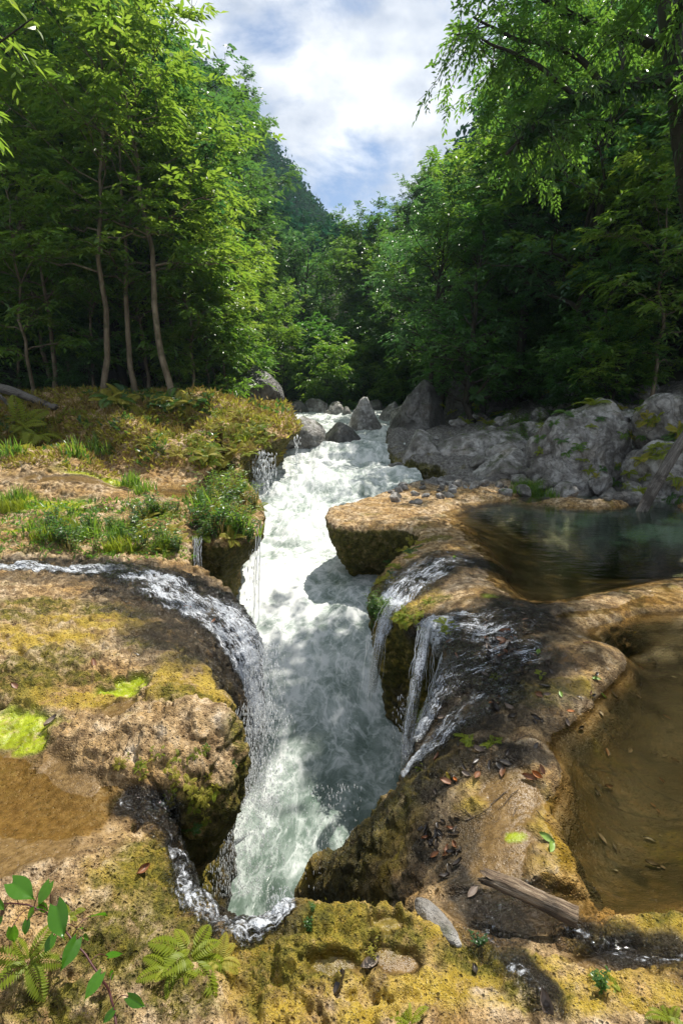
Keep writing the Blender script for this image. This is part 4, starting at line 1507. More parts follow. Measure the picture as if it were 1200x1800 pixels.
# undergrowth
forest(46, lambda y, R: R.uniform(-17, np.interp(y, (20, 26, 36), (-4.6, -4.6, -6))), (20.5, 34), ['shrub'], (.7, 1.3),
       'leafy shrub in the dark undergrowth of the left wood', 'shrubs under the left trees', 'shrub', 1.0, 'shrub')
forest(50, lambda y, R: R.uniform(np.interp(y, (14, 20, 25, 34), (10.5, 6.6, 5.4, 6.2)), 18), (16.5, 34), ['shrub'], (.6, 1.1),
       'leafy shrub in the dark undergrowth of the right slope', 'shrubs under the right trees', 'shrub', 1.0, 'shrub')
forest(30, lambda y, R: R.uniform(-9, 9), (35, 44), ['shrub'], (.9, 1.6),
       'shrub on the far bank behind the river boulders', 'shrubs beyond the rapids', 'shrub', 1.0, 'shrub')


# far mountain: a wood that reads as one mass
def far_wood():
    cb = MB()
    R = np.random.default_rng(77)
    n = 5200
    x = R.uniform(-190, 140, n)
    y = R.uniform(78, 300, n)
    z = hill_z(x, y)
    k = smooth01(y, 85, 140)
    z = z * (1 - k) + k * (8 + far_z(x, y))
    keep = (z > 9)
    x, y, z = x[keep], y[keep], z[keep]
    m = len(x)
    per = 110
    idx = np.repeat(np.arange(m), per)
    r = R.uniform(2.6, 5.4, m)[idx]
    d = norm(R.normal(0, 1, (len(idx), 3)))
    d[:, 2] = np.abs(d[:, 2]) * 1.25 - .25
    P = np.stack((x[idx], y[idx], z[idx] + 3.2), -1) + d * r[:, None] * R.uniform(.7, 1.05, len(idx))[:, None]
    nn = norm(d + R.normal(0, .5, d.shape))
    dd = norm(np.cross(nn, R.normal(0, 1, d.shape)))
    var = np.clip(R.uniform(.1, .8, m)[idx] + R.normal(0, .1, len(idx)), 0, 1)
    leaf_quads(cb, P, dd, nn, R.uniform(.8, 1.5, len(idx)), R.uniform(.6, 1.1, len(idx)), var, .1)
    return cb.data("far_wood", [M_LEAF_FAR], smooth=False)


fw = link("far_wood", far_wood())
tag(fw, 'blue green wooded mountainside far behind the valley', 'far wood', kind='stuff')


# ------------------------------------------------------------------ air
def haze_box():
    import itertools
    lo, hi = (-420, -70, -7), (420, 470, 175)
    V = [tuple((lo, hi)[b][i] for i, b in enumerate(c)) for c in itertools.product((0, 1), repeat=3)]
    Q = [(0, 1, 3, 2), (4, 6, 7, 5), (0, 4, 5, 1), (2, 3, 7, 6), (0, 2, 6, 4), (1, 5, 7, 3)]
    k = NT("haze_air")
    pv = k.n('VolumePrincipled')
    pv.inputs['Density'].default_value = HAZE
    pv.inputs['Color'].default_value = (.62, .80, 1.0, 1)
    pv.inputs['Anisotropy'].default_value = .2
    k.t.links.new(pv.outputs[0], k.out.inputs['Volume'])
    o = link("haze", mesh_data("haze", np.array(V, float), np.array(Q), [k.m], False))
    o.display_type = 'WIRE'
    return tag(o, 'thin blue haze filling the valley air', 'haze', kind='stuff')


HAZE = .00035
haze_box()
# ------------------------------------------------------------------ boulders
def ico(sub):
    import bmesh
    bm = bmesh.new()
    bmesh.ops.create_icosphere(bm, subdivisions=sub, radius=1.0)
    V = np.array([v.co[:] for v in bm.verts])
    T = np.array([[v.index for v in f.verts] for f in bm.faces])
    bm.free()
    return V, T


ICO5, ICO4 = ico(6), ico(5)


def mat_lime(name="grey_limestone", dark=0.0, warm=0.0):
    k = NT(name)
    p = k.pos()
    n1 = k.noise(p, 1.1, 7, .65)
    n2 = k.noise(p, 3.4, 9, .72)
    n3 = k.noise(p, 30, 5, .6)
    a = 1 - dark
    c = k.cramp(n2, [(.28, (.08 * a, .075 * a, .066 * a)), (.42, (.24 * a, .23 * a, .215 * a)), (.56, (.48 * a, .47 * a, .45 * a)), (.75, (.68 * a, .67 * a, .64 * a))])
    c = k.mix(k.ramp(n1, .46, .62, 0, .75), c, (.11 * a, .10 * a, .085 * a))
    c = k.mix(k.math('MULTIPLY', k.ramp(n1, .5, .3), .4 + warm), c, (.22 * a, .16 * a, .085 * a))
    cr = k.math('ABSOLUTE', k.math('SUBTRACT', k.noise(p, 1.3, 6, .6, 1.5), .5))
    crack = k.ramp(cr, .0, .03)
    c = k.mix(k.math('MULTIPLY', k.math('SUBTRACT', 1, crack), .32), c, (.03, .028, .022))
    geo = k.n('NewGeometry')
    sx = k.n('SeparateXYZ')
    k.t.links.new(geo.outputs['Normal'], sx.inputs[0])
    m = k.math('MULTIPLY', k.ramp(sx.outputs[2], .3, .8), k.ramp(k.noise(p, 2.6, 7, .7), .50, .64))
    mc = k.cramp(k.noise(p, 26, 5, .7), [(.3, (.02, .035, .006)), (.6, (.07, .10, .014)), (.8, (.15, .17, .025))])
    c = k.mix(k.math('MULTIPLY', m, .85), c, mc)
    h = k.math('ADD', k.math('MULTIPLY', n2, 1.4), k.math('MULTIPLY', n3, .4))
    h = k.math('ADD', h, k.math('MULTIPLY', crack, .3))
    return k.end(k.principled(Base_Color=c, Roughness=.8 - .45 * (dark > .5), Normal=k.bump(h, .9, .09)))


M_LIME = mat_lime()
M_LIME_WET_SHADED = mat_lime("wet_shaded_limestone", .62, .1)  # darker copy: wet stone in the river, shade painted in on shaded rocks


def boulder_mesh(seed, mat, cuts=13, rough=.10, fine=True, pointy=0.0):
    R = np.random.default_rng(seed)
    V, T = ICO5 if fine else ICO4
    n = norm(R.normal(0, 1, (cuts, 3)))
    h = R.uniform(.62, 1.0, cuts)
    with np.errstate(divide='ignore'):
        c = V @ n.T
        r = np.where(c > .05, h[None] / np.maximum(c, .05), 9)
    kx = 15.0
    rr = -np.log(np.exp(-kx * np.minimum(r, 3)).sum(1) + math.exp(-kx * 1.15)) / kx
    P = V * rr[:, None]
    o = R.uniform(0, 50, 3)
    P = P + V * (rough * 1.2 * fbm(P * 2.2 + o, 5, seed) + rough * .35 * fbm(P * 5 + o, 3, seed + 1, ridged=True) + rough * .2 * fbm(P * 14 + o, 2, seed + 2, ridged=True))[:, None]
    if pointy:
        P[:, :2] *= (1 - pointy * np.clip(P[:, 2:3], -1, 1) * .8)
    # a unit box, standing on its base
    lo, hi = P.min(0), P.max(0)
    P = (P - (lo + hi) / 2) / (hi - lo)
    return mesh_data("boulder", P, T, [mat])


def boulder(box, d, seed, label, mat=None, depth=.9, name='boulder', tilt=(0, 0, 0), cuts=13, rough=.10, sink=.15, pointy=0.0, group=None, fine=True):
    """a boulder that fills the photo box (x0, y0, x1, y1) at distance d"""
    x0, y0, x1, y1 = box
    c = at_d((x0 + x1) / 2, (y0 + y1) / 2, d)
    px = np.linalg.norm(at_d((x0 + x1) / 2 + 1, (y0 + y1) / 2, d) - c)
    w, hgt = (x1 - x0) * px, (y1 - y0) * px
    hgt *= 1 + sink
    o = link(name, boulder_mesh(seed, mat or M_LIME, cuts, rough, fine, pointy))
    o.location = (c[0], d + w * depth * .2, c[2] - hgt * sink * .5)
    o.scale = (w, w * depth, hgt)
    o.rotation_euler = tilt
    return tag(o, label, 'rock', group)


boulder((926, 694, 1132, 900), 14.2, 501, 'huge dark grey boulder with ferns on top standing behind the pool', depth=.8, cuts=16, rough=.13, tilt=(0, .12, .2))
boulder((752, 756, 945, 848), 17.2, 502, 'long pale grey rock lying behind the tip of the terrace', depth=.6, cuts=12, tilt=(0, -.05, .1))
boulder((838, 796, 945, 880), 14.6, 503, 'whitish pointed rock at the foot of the huge boulder', depth=.8, cuts=9, rough=.08, tilt=(.1, -.35, 0))
boulder((700, 756, 795, 856), 17.6, 504, 'grey leaning block at the river edge under the cliff', depth=1.0, cuts=10, tilt=(0, .3, .4))
boulder((688, 668, 800, 812), 22.0, 505, 'tall dark cliff block standing over the rapids on the right', M_LIME_WET_SHADED, .9, cuts=12, tilt=(0, .1, .5))
boulder((780, 650, 900, 770), 24.5, 506, 'dark rock wall in deep shade right of the cliff block', M_LIME_WET_SHADED, .8, cuts=12)
boulder((672, 812, 726, 862), 17.3, 507, 'wet black rock lapped by the rapids beside the grey block', M_LIME_WET_SHADED, .9, cuts=9, rough=.14)
boulder((1118, 772, 1262, 925), 12.3, 508, 'big pale knobbly rock behind the leaning log at the pool', depth=.7, cuts=18, rough=.14)
boulder((1128, 690, 1268, 800), 13.2, 509, 'weathered rock on the slope above the leaning log', depth=.8, cuts=14, rough=.12)
boulder((1056, 862, 1130, 912), 11.6, 510, 'light knobbly rock just left of the foot of the leaning log', depth=.8, cuts=16, rough=.13)
boulder((1056, 856, 1086, 890), 12.2, 511, 'small square grey stone at the far edge of the pool', depth=.9, cuts=7, rough=.06)
boulder((974, 846, 1020, 886), 12.6, 512, 'wedge shaped grey stone at the pool edge below the huge boulder', depth=.8, cuts=7, rough=.06, tilt=(0, .3, .2))
boulder((1036, 830, 1078, 866), 13.2, 513, 'rounded grey stone tucked under the overhang of the huge boulder', depth=.8, cuts=10)
boulder((960, 858, 984, 884), 12.7, 514, 'small whitish stone at the pool edge beside the wedge shaped one', depth=.8, cuts=8, fine=False)
boulder((1090, 790, 1150, 860), 13.6, 515, 'smooth blue grey slab in the shade right of the huge boulder', depth=.8, cuts=8, rough=.06, tilt=(0, .4, 0))
boulder((1040, 700, 1120, 760), 17.5, 516, 'shaded boulder on the slope behind the huge boulder', depth=.9)
boulder((880, 740, 960, 790), 18.5, 517, 'mossy boulder among green shrubs left of the huge boulder', depth=.9)
# in the river
boulder((560, 734, 644, 792), 21.4, 521, 'low dark wet boulder with water pouring round it in mid river', M_LIME_WET_SHADED, .9, cuts=10, sink=.5)
boulder((608, 694, 680, 772), 24.2, 522, 'tall pointed pale boulder standing in the rapids', None, .9, cuts=9, pointy=.45, sink=.3)
boulder((494, 730, 572, 790), 19.6, 523, 'flat topped mossy rock jutting into the river past the fern ledge', None, 1.2, cuts=9, sink=.2)
boulder((500, 700, 550, 745), 33.0, 524, 'dark rounded boulder at the left end of the row across the river', M_LIME_WET_SHADED, .9, sink=.4)
boulder((532, 697, 576, 740), 33.5, 525, 'brown topped boulder second from the left across the river', None, .9, sink=.4)
boulder((562, 702, 608, 745), 32.5, 526, 'pale grey boulder in the row across the river, left of the pointed one', None, .9, sink=.4)
boulder((598, 712, 622, 744), 32, 527, 'small grey boulder touching the left side of the pointed one', None, .9, sink=.4, fine=False)
boulder((664, 702, 708, 752), 29.0, 528, 'grey boulder right of the pointed one across the river', None, .9, sink=.4)
boulder((686, 704, 728, 756), 26.5, 529, 'boulder between the pointed one and the cliff block', None, .9, sink=.4)
boulder((642, 700, 672, 730), 35.0, 530, 'shaded boulder showing behind the pointed one', M_LIME_WET_SHADED, .9, sink=.4, fine=False)
boulder((404, 640, 498, 742), 25.0, 531, 'dark bush covered rock at the left river edge under the trees', M_LIME_WET_SHADED, .9, cuts=14)

# rubble: one of each of six stones, then copies
RUB = [boulder_mesh(560 + i, M_LIME, 9 + i % 4, .07, False) for i in range(6)]
R7 = np.random.default_rng(707)


def rubble(n, poly, size, label, group, name='stone'):
    poly = np.array(poly, float)
    done = 0
    while done < n:
        x = R7.uniform(poly[:, 0].min(), poly[:, 0].max())
        y = R7.uniform(poly[:, 1].min(), poly[:, 1].max())
        ins = False
        for a, b in zip(poly, np.roll(poly, -1, 0)):
            if (a[1] > y) != (b[1] > y) and x < (b[0] - a[0]) * (y - a[1]) / (b[1] - a[1]) + a[0]:
                ins = not ins
        if not ins:
            continue
        p, nn = on_rock(x, y)
        done += 1
        if p is None or p.y > 30:
            continue
        s = R7.uniform(*size) * R7.uniform(.6, 1.3)
        o = link(name, RUB[R7.integers(6)])
        o.location = p + Vector((0, 0, s * .15))
        o.scale = (s, s * R7.uniform(.7, 1.1), s * R7.uniform(.55, .9))
        o.rotation_euler = (R7.uniform(-.3, .3), R7.uniform(-.3, .3), R7.uniform(0, 6.28))
        tag(o, label, 'stone', group)


rubble(75, [(850, 850), (940, 838), (1200, 860), (1200, 900), (1060, 880), (860, 872)], (.15, .5), 'loose grey stone along the far side of the pool', 'stones along the far side of the pool')
rubble(110, [(760, 720), (1200, 680), (1200, 860), (940, 860), (760, 800)], (.3, .9), 'grey stone in the rubble of the right slope', 'rubble on the right slope')
rubble(30, [(660, 858), (850, 842), (850, 872), (700, 890)], (.12, .3), 'small stone lying on the lime terrace beside the pool', 'stones on the terrace')
# ------------------------------------------------------------------ falling and running water
def mat_fall(name, alpha=.5, white=(.86, .89, .92)):
    k = NT(name)
    v = k.attr('var')
    tr = k.n('BsdfTransparent')
    tr.inputs['Color'].default_value = (1, 1, 1, 1)
    pr = k.n('BsdfPrincipled')
    k.set(pr, 'Base Color', white)
    k.set(pr, 'Roughness', .18)
    k.set(pr, 'IOR', 1.33)
    tl = k.n('BsdfTranslucent')
    k.set(tl, 'Color', white)
    m0 = k.n('MixShader')
    m0.inputs[0].default_value = .35
    k.set(m0, 1, pr.outputs[0])
    k.set(m0, 2, tl.outputs[0])
    m = k.n('MixShader')
    k.set(m, 0, k.math('MULTIPLY', v, alpha, clamp=True))
    k.set(m, 1, tr.outputs[0])
    k.set(m, 2, m0.outputs[0])
    return k.end(m.outputs[0])


M_FALL = mat_fall("falling_water", .75)
M_SPRAY = mat_fall("spray_drop", .5)
R8 = np.random.default_rng(808)


def mat_film():
    """a skin of running water: clear and shiny, broken into white streaks that follow the flow"""
    k = NT("running_film")
    p = k.pos()
    amt, sa, ca, wh = (k.attr(a) for a in ('amt', 'along', 'across', 'white'))
    cv = k.n('CombineXYZ')
    k.set(cv, 0, k.math('MULTIPLY', sa, 3.0))
    k.set(cv, 1, k.math('MULTIPLY', ca, 26.0))
    st = k.noise(cv.outputs[0], 1.0, 7, .68, 1.2)
    cv2 = k.n('CombineXYZ')
    k.set(cv2, 0, k.math('MULTIPLY', sa, 9.0))
    k.set(cv2, 1, k.math('MULTIPLY', ca, 60.0))
    st2 = k.noise(cv2.outputs[0], 1.0, 4, .6, .6)
    sp = k.noise(p, 60, 3, .6)
    f = k.math('ADD', k.math('MULTIPLY', st, 1.0), k.math('MULTIPLY', k.math('SUBTRACT', st2, .5), .55))
    f = k.math('ADD', f, k.math('MULTIPLY', k.math('SUBTRACT', sp, .5), .5))
    f = k.math('ADD', f, k.math('MULTIPLY', k.math('SUBTRACT', wh, .5), .5))
    f = k.math('ADD', f, k.math('MULTIPLY', k.math('SUBTRACT', k.noise(p, 3.6, 4, .6), .5), .8))
    f = k.math('ADD', f, k.math('MULTIPLY', k.math('SUBTRACT', amt, 1), .35))
    w = k.math('MULTIPLY', k.ramp(f, .38, .66), k.ramp(amt, .2, .6), clamp=True)
    h = k.math('ADD', st2, k.math('MULTIPLY', k.noise(p, 38, 4, .65), 1.2))
    nb = k.bump(h, 1.0, .03)
    fr = k.n('Fresnel')
    fr.inputs['IOR'].default_value = 1.33
    k.set(fr, 'Normal', nb)
    tr = k.n('BsdfTransparent')
    gl = k.n('BsdfGlossy')
    gl.inputs['Roughness'].default_value = .08
    k.set(gl, 'Normal', nb)
    film = k.n('MixShader')
    k.set(film, 0, k.math('MULTIPLY', fr.outputs[0], k.ramp(amt, .1, .5)))
    k.set(film, 1, tr.outputs[0])
    k.set(film, 2, gl.outputs[0])
    pr = k.n('BsdfPrincipled')
    k.set(pr, 'Base Color', (.70, .74, .80))
    k.set(pr, 'Roughness', .25)
    k.set(pr, 'Normal', nb)
    m = k.n('MixShader')
    k.set(m, 0, k.math('MULTIPLY', w, .92))
    k.set(m, 1, film.outputs[0])
    k.set(m, 2, pr.outputs[0])
    return k.end(m.outputs[0])


M_SKIN = mat_film()
_TQC = TQ[:, :4]


def running(paths, white, label, lift_=.014):
    """a skin of water lying on the rock along one or more courses; each course is a list of (photo x, photo y, half width px)"""
    amt = np.zeros(len(TV), np.float32)
    al = np.zeros(len(TV), np.float32)
    ac = np.zeros(len(TV), np.float32)
    wv = np.zeros(len(TV), np.float32)
    for kx, path in enumerate(paths):
        q, hw = [], []
        for x, y, w in path:
            p, nn = on_rock(x, y)
            if p is None:
                continue
            q.append(tuple(p))
            hw.append(w * p.y / 900 * 2.6)
        q = np.array(q)
        best = np.full(len(TV), 9.0)
        s0 = 0.0
        lo, hi = q.min(0) - .8, q.max(0) + .8
        k = np.nonzero(((TV > lo) & (TV < hi)).all(1))[0]
        P = TV[k].astype(float)
        b, aa, cc, ww = np.full(len(k), 9.0), np.zeros(len(k)), np.zeros(len(k)), np.zeros(len(k))
        for i in range(len(q) - 1):
            e = q[i + 1] - q[i]
            L = np.linalg.norm(e)
            t = np.clip(((P - q[i]) @ e) / (L * L), 0, 1)
            dv = P - q[i] - t[:, None] * e
            w = hw[i] * (1 - t) + hw[i + 1] * t
            r = np.linalg.norm(dv, axis=1) / w
            sgn = np.sign(e[0] * dv[:, 1] - e[1] * dv[:, 0])
            m = r < b
            b[m] = r[m]
            aa[m] = (s0 + t * L)[m]
            cc[m] = (sgn * r * w)[m]
            ww[m] = np.interp((s0 + t * L)[m], (0, 1), (0, 1))
            s0 += L
        b = b + .5 * fbm(np.stack((aa * 1.3, cc * 4, np.full(len(k), kx * 7.1)), -1), 3, 55)
        v = smooth01(b, 1.25, .45)
        m = v > amt[k]
        amt[k[m]] = v[m]
        al[k[m]] = aa[m] + kx * 9.7
        ac[k[m]] = cc[m]
        wv[k[m]] = np.interp(aa[m] / max(s0, .01), np.linspace(0, 1, len(white)), white)
    sel = (amt[TQ] > .04).any(1)
    Q = TQ[sel]
    used = np.unique(Q)
    re_ = np.zeros(len(TV), np.int32)
    re_[used] = np.arange(len(used))
    V = TV[used] + N1[used] * (lift_ * (.3 + amt[used]))[:, None]
    V = V + N1[used] * (.012 * amt[used] * fbm(np.stack((al[used] * 6, ac[used] * 16, al[used] * 0), -1), 3, 57))[:, None]
    me = mesh_data("running_water", V, re_[Q], [M_SKIN], True, {'amt': amt[used], 'along': al[used], 'across': ac[used], 'white': wv[used]})
    return tag(link("running_water", me), label, 'cascade', kind='structure')


def falling(name, strands, label, mat=None, drops=0, dropbox=None, group=None, cat='waterfall'):
    """free falling strands: (photo x0, y0, x1, y1, distance0, distance1, width px, count, spread px)"""
    mb = MB()
    for x0, y0, x1, y1, d0, d1, w, cnt, sp in strands:
        for c in range(cnt):
            o0, o1 = R8.normal(0, sp), R8.normal(0, sp)
            a, b = at_d(x0 + o0, y0 + R8.uniform(-3, 3), d0), at_d(x1 + o0 * .7 + o1 * .6, y1 + R8.uniform(-8, 8), d1)
            t = np.linspace(0, 1, 26)
            P = a[None] * (1 - t)[:, None] + b[None] * t[:, None]
            # horizontal speed carries it out first, gravity takes it down
            P[:, :2] = a[:2] + (b[:2] - a[:2]) * (np.sqrt(t)[:, None] * .7 + t[:, None] * .3)
            P += np.cumsum(R8.normal(0, .0035, P.shape) * np.array((1, 1, .2)), 0)
            r = w * d0 / 900 * .5 * R8.uniform(.5, 1.3) * (1 + .5 * gnoise(np.stack((t * 9, t * 0 + c * 3.1, t * 0 + x0), -1), 5)) * np.interp(t, (0, .8, 1), (1, .8, .3))
            # strands break up as they fall
            i = 0
            while i < 25:
                ln = int(R8.integers(5, 14) * (1.2 - t[i] * .6))
                j = min(25, i + max(2, ln))
                mb.tube(P[i:j + 1], np.maximum(r[i:j + 1], .001) * np.sin(np.linspace(.4, 2.75, j + 1 - i)), 5, a=R8.uniform(.45, 1.0))
                i = j + int(R8.integers(0, 3) * t[i] * 1.5)
    if drops:
        add_drops(mb, drops, dropbox)
    o = link(name, mb.data(name, [mat or M_FALL]))
    return tag(o, label, cat, group, 'structure')


def add_drops(mb, n, boxes):
    """little stretched drops; boxes: (photo x0, y0, x1, y1, d0, d1, size px, slant)"""
    tot = []
    for x0, y0, x1, y1, d0, d1, s, k, m in boxes:
        for _ in range(int(n * m)):
            t = R8.uniform(0, 1)
            y = y0 + (y1 - y0) * t
            x = x0 + (x1 - x0) * np.clip(R8.normal(.45, .24), 0, 1) + k * t
            d = R8.uniform(d0, d1)
            p = at_d(x, y, d)
            if p[2] < river_z(d) + .02:
                continue
            r = s * d / 900 * .5 * R8.uniform(.35, 1.3)
            L = r * R8.uniform(1.5, 7)
            v = np.array((R8.normal(0, .08), R8.normal(0, .08), -1.0))
            a = p - v * L
            b = p + v * L
            u = np.array((1.0, 0, 0)) * r
            w = np.array((0, 1.0, 0)) * r
            V = np.array((a, p + u, p + w, p - u, p - w, b))
            T = [(0, 1, 2), (0, 2, 3), (0, 3, 4), (0, 4, 1), (5, 2, 1), (5, 3, 2), (5, 4, 3), (5, 1, 4)]
            mb.add(V, None, T, R8.uniform(.6, 1.3))


running([[(190, 1000, 14), (250, 1015, 22), (320, 1050, 34), (375, 1100, 40), (418, 1160, 34), (440, 1220, 22), (446, 1270, 16)]], (.15, .38, .5, .58, .72, .95),
        'white cascade racing over the black rounded rock on the left')
running([[(-40, 998, 10), (40, 998, 12), (120, 1002, 12), (200, 1004, 14)]], (.45, .6, .5, .45), 'shallow rushing stream that feeds the left cascade')
running([[(225, 1418, 16), (280, 1438, 20), (302, 1488, 24), (320, 1540, 24), (350, 1590, 26), (390, 1622, 26), (440, 1632, 24), (490, 1606, 16)]], (.0, .15, .35, .3, .3, .3, .6),
        'small cascade tumbling beside the mossy hump at lower left')
running([[(870, 1000, 22), (790, 985, 26), (730, 1015, 24), (690, 1062, 14), (672, 1098, 9)]], (.1, .2, .3, .5, .8), 'thin stream spilling from the upper pool toward the bushy lip')
running([[(920, 1075, 24), (850, 1110, 34), (785, 1105, 24), (752, 1102, 12)], [(930, 1140, 24), (860, 1160, 32), (800, 1180, 26), (765, 1230, 16), (735, 1290, 12)]], (.1, .2, .35, .7),
        'wide glistening stream running over the right slope to the main fall')
running([[(880, 1215, 20), (820, 1245, 22), (770, 1295, 18), (725, 1345, 12)]], (.1, .2, .35, .6), 'trickling stream on the right slope below the main fall')
running([[(1010, 1640, 24), (1080, 1668, 26), (1160, 1690, 24), (1230, 1700, 20)]], (.05, .05, .05), 'sparkling trickle leaving the brown pool at lower right')
running([[(940, 1590, 22), (880, 1615, 30), (850, 1655, 26), (900, 1700, 22), (960, 1760, 20)]], (.0, .05, .1, .05), 'thin rippling outflow under the driftwood log')
def veil(left, right, label, white=.6, amt=.9, bow=.06):
    """a torn sheet of falling water between two edges; each edge is a list of (photo x, photo y, distance)"""
    nt, ns = 46, 26
    a = np.array([at_d(*q) for q in left])
    b = np.array([at_d(*q) for q in right])
    t = np.linspace(0, 1, nt)
    A = np.stack([np.interp(t, np.linspace(0, 1, len(a)), a[:, c]) for c in range(3)], -1)
    B = np.stack([np.interp(t, np.linspace(0, 1, len(b)), b[:, c]) for c in range(3)], -1)
    for P in (A, B):
        P[1:-1] = (P[:-2] + 2 * P[1:-1] + P[2:]) / 4
    s = np.linspace(0, 1, ns)
    V = A[:, None] * (1 - s)[None, :, None] + B[:, None] * s[None, :, None]
    w = np.linalg.norm(A - B, axis=1).mean()
    q = np.stack(np.broadcast_arrays(s[None] * w * 14, t[:, None] * 2.2, np.zeros((nt, ns)) + left[0][0]), -1).reshape(-1, 3)
    V[:, :, 1] -= (bow * (1 - (2 * s[None] - 1) ** 2) + .03 * fbm(q, 3, 91).reshape(nt, ns))
    V[:, :, 0] += .02 * fbm(q + 9, 3, 92).reshape(nt, ns)
    edge = np.minimum(s, 1 - s) * 2
    am = amt * smooth01(edge[None] + .5 * fbm(q * .7 + 5, 3, 93).reshape(nt, ns), .0, .55) * np.interp(t, (0, .06, .8, 1), (.4, 1, .85, .35))[:, None]
    L = np.linalg.norm(np.diff(A, axis=0), axis=1).sum()
    i = np.arange(nt - 1)[:, None] * ns + np.arange(ns - 1)[None]
    Q = np.stack((i, i + 1, i + ns + 1, i + ns), -1).reshape(-1, 4)
    me = mesh_data("falling_water", V.reshape(-1, 3), Q, [M_SKIN], True, {'amt': am.ravel(), 'along': np.repeat(t * L, ns) + left[0][0], 'across': np.tile(s * w, nt), 'white': np.full(nt * ns, white)})
    return tag(link("falling_water", me), label, 'waterfall', kind='structure')


veil([(738, 1097, 4.55), (722, 1190, 4.22), (705, 1290, 3.85), (696, 1352, 3.72)], [(762, 1100, 4.55), (745, 1190, 4.25), (727, 1290, 3.9), (722, 1350, 3.75)], 'torn white sheet at the heart of the main fall on the right bank', .52)
veil([(780, 1120, 4.6), (752, 1200, 4.25), (724, 1280, 3.95), (706, 1345, 3.76)], [(800, 1128, 4.6), (770, 1206, 4.3), (738, 1290, 3.95), (720, 1350, 3.78)], 'slanting white chute joining the main fall from the right', .52)
veil([(676, 1060, 5.25), (662, 1090, 5.2), (655, 1120, 5.16), (642, 1210, 5.12)], [(704, 1060, 5.2), (690, 1092, 5.18), (682, 1120, 5.15), (664, 1215, 5.1)], 'short pale sheet dropping from the bushy lip of the right bank', .5)
veil([(412, 1170, 4.95), (436, 1235, 4.75), (440, 1310, 4.6), (420, 1400, 4.5)], [(452, 1160, 5.05), (472, 1235, 4.85), (478, 1320, 4.7), (474, 1400, 4.6)], 'white sheet leaping from the end of the left cascade', .62, .8)
falling("falling_water", [(748, 1098, 728, 1200, 4.55, 4.2, 1.1, 8, 7), (728, 1195, 712, 1345, 4.2, 3.75, 1.1, 8, 7), (765, 1120, 758, 1215, 4.6, 4.45, 1.0, 5, 9), (792, 1125, 745, 1245, 4.6, 4.1, 1.0, 6, 6), (750, 1235, 716, 1345, 4.1, 3.7, 1.0, 6, 6)],
        'thin bright strands of the main fall spilling down the dark cleft of the right bank', drops=160, dropbox=[(690, 1220, 730, 1370, 3.6, 4.2, 1.5, 0, 1)])
falling("falling_water", [(690, 1058, 664, 1115, 5.2, 5.15, 1.0, 9, 7), (664, 1115, 650, 1245, 5.15, 5.1, .8, 14, 8)], 'thin strands of a narrow fall dropping from the bushy lip of the right bank')
falling("falling_water", [(457, 925, 449, 1120, 8.3, 8.25, 2.0, 6, 4), (440, 965, 442, 1040, 8.4, 8.4, 1.2, 3, 4)], 'thin strings of water falling from the planted overhang', drops=60, dropbox=[(430, 960, 465, 1130, 8.2, 8.5, 2.2, 0, 1)])
falling("falling_water", [(346, 945, 348, 1000, 6.8, 6.7, 1.0, 14, 6)], 'short fall in the dark notch behind the planted overhang')
falling("falling_water", [(455, 808, 453, 862, 14.6, 14.6, .7, 10, 9), (476, 803, 475, 858, 14.8, 14.8, .7, 6, 5), (520, 778, 520, 845, 16.0, 16.0, .8, 4, 3)], 'dripping curtain under the far fern covered ledge', drops=420,
        dropbox=[(444, 795, 486, 868, 14.4, 15, 1.6, 0, 1), (512, 765, 528, 850, 15.9, 16.2, 1.6, 0, .2)])
falling("falling_water", [(447, 1230, 440, 1330, 4.5, 4.3, .8, 12, 9), (430, 1150, 470, 1290, 4.9, 4.7, .7, 8, 8)], 'thin strands of water leaping off the end of the left cascade')
mbd = MB()
add_drops(mbd, 4600, [(395, 1240, 520, 1420, 3.5, 4.4, 1.9, -10, .35), (365, 1330, 520, 1575, 2.9, 3.7, 1.9, -15, .62), (430, 1130, 500, 1290, 4.3, 5.0, 1.7, 0, .25), (520, 1380, 640, 1570, 3.0, 3.6, 1.8, 0, .1), (470, 1560, 515, 1600, 1.75, 1.95, 2, 0, .03)])
o = link("water_spray", mbd.data("water_spray", [M_SPRAY]))
tag(o, 'flying drops of spray over the gorge beside the left rocks', 'spray', kind='stuff')
# ------------------------------------------------------------------ ferns, grasses and herbs
R9 = np.random.default_rng(909)


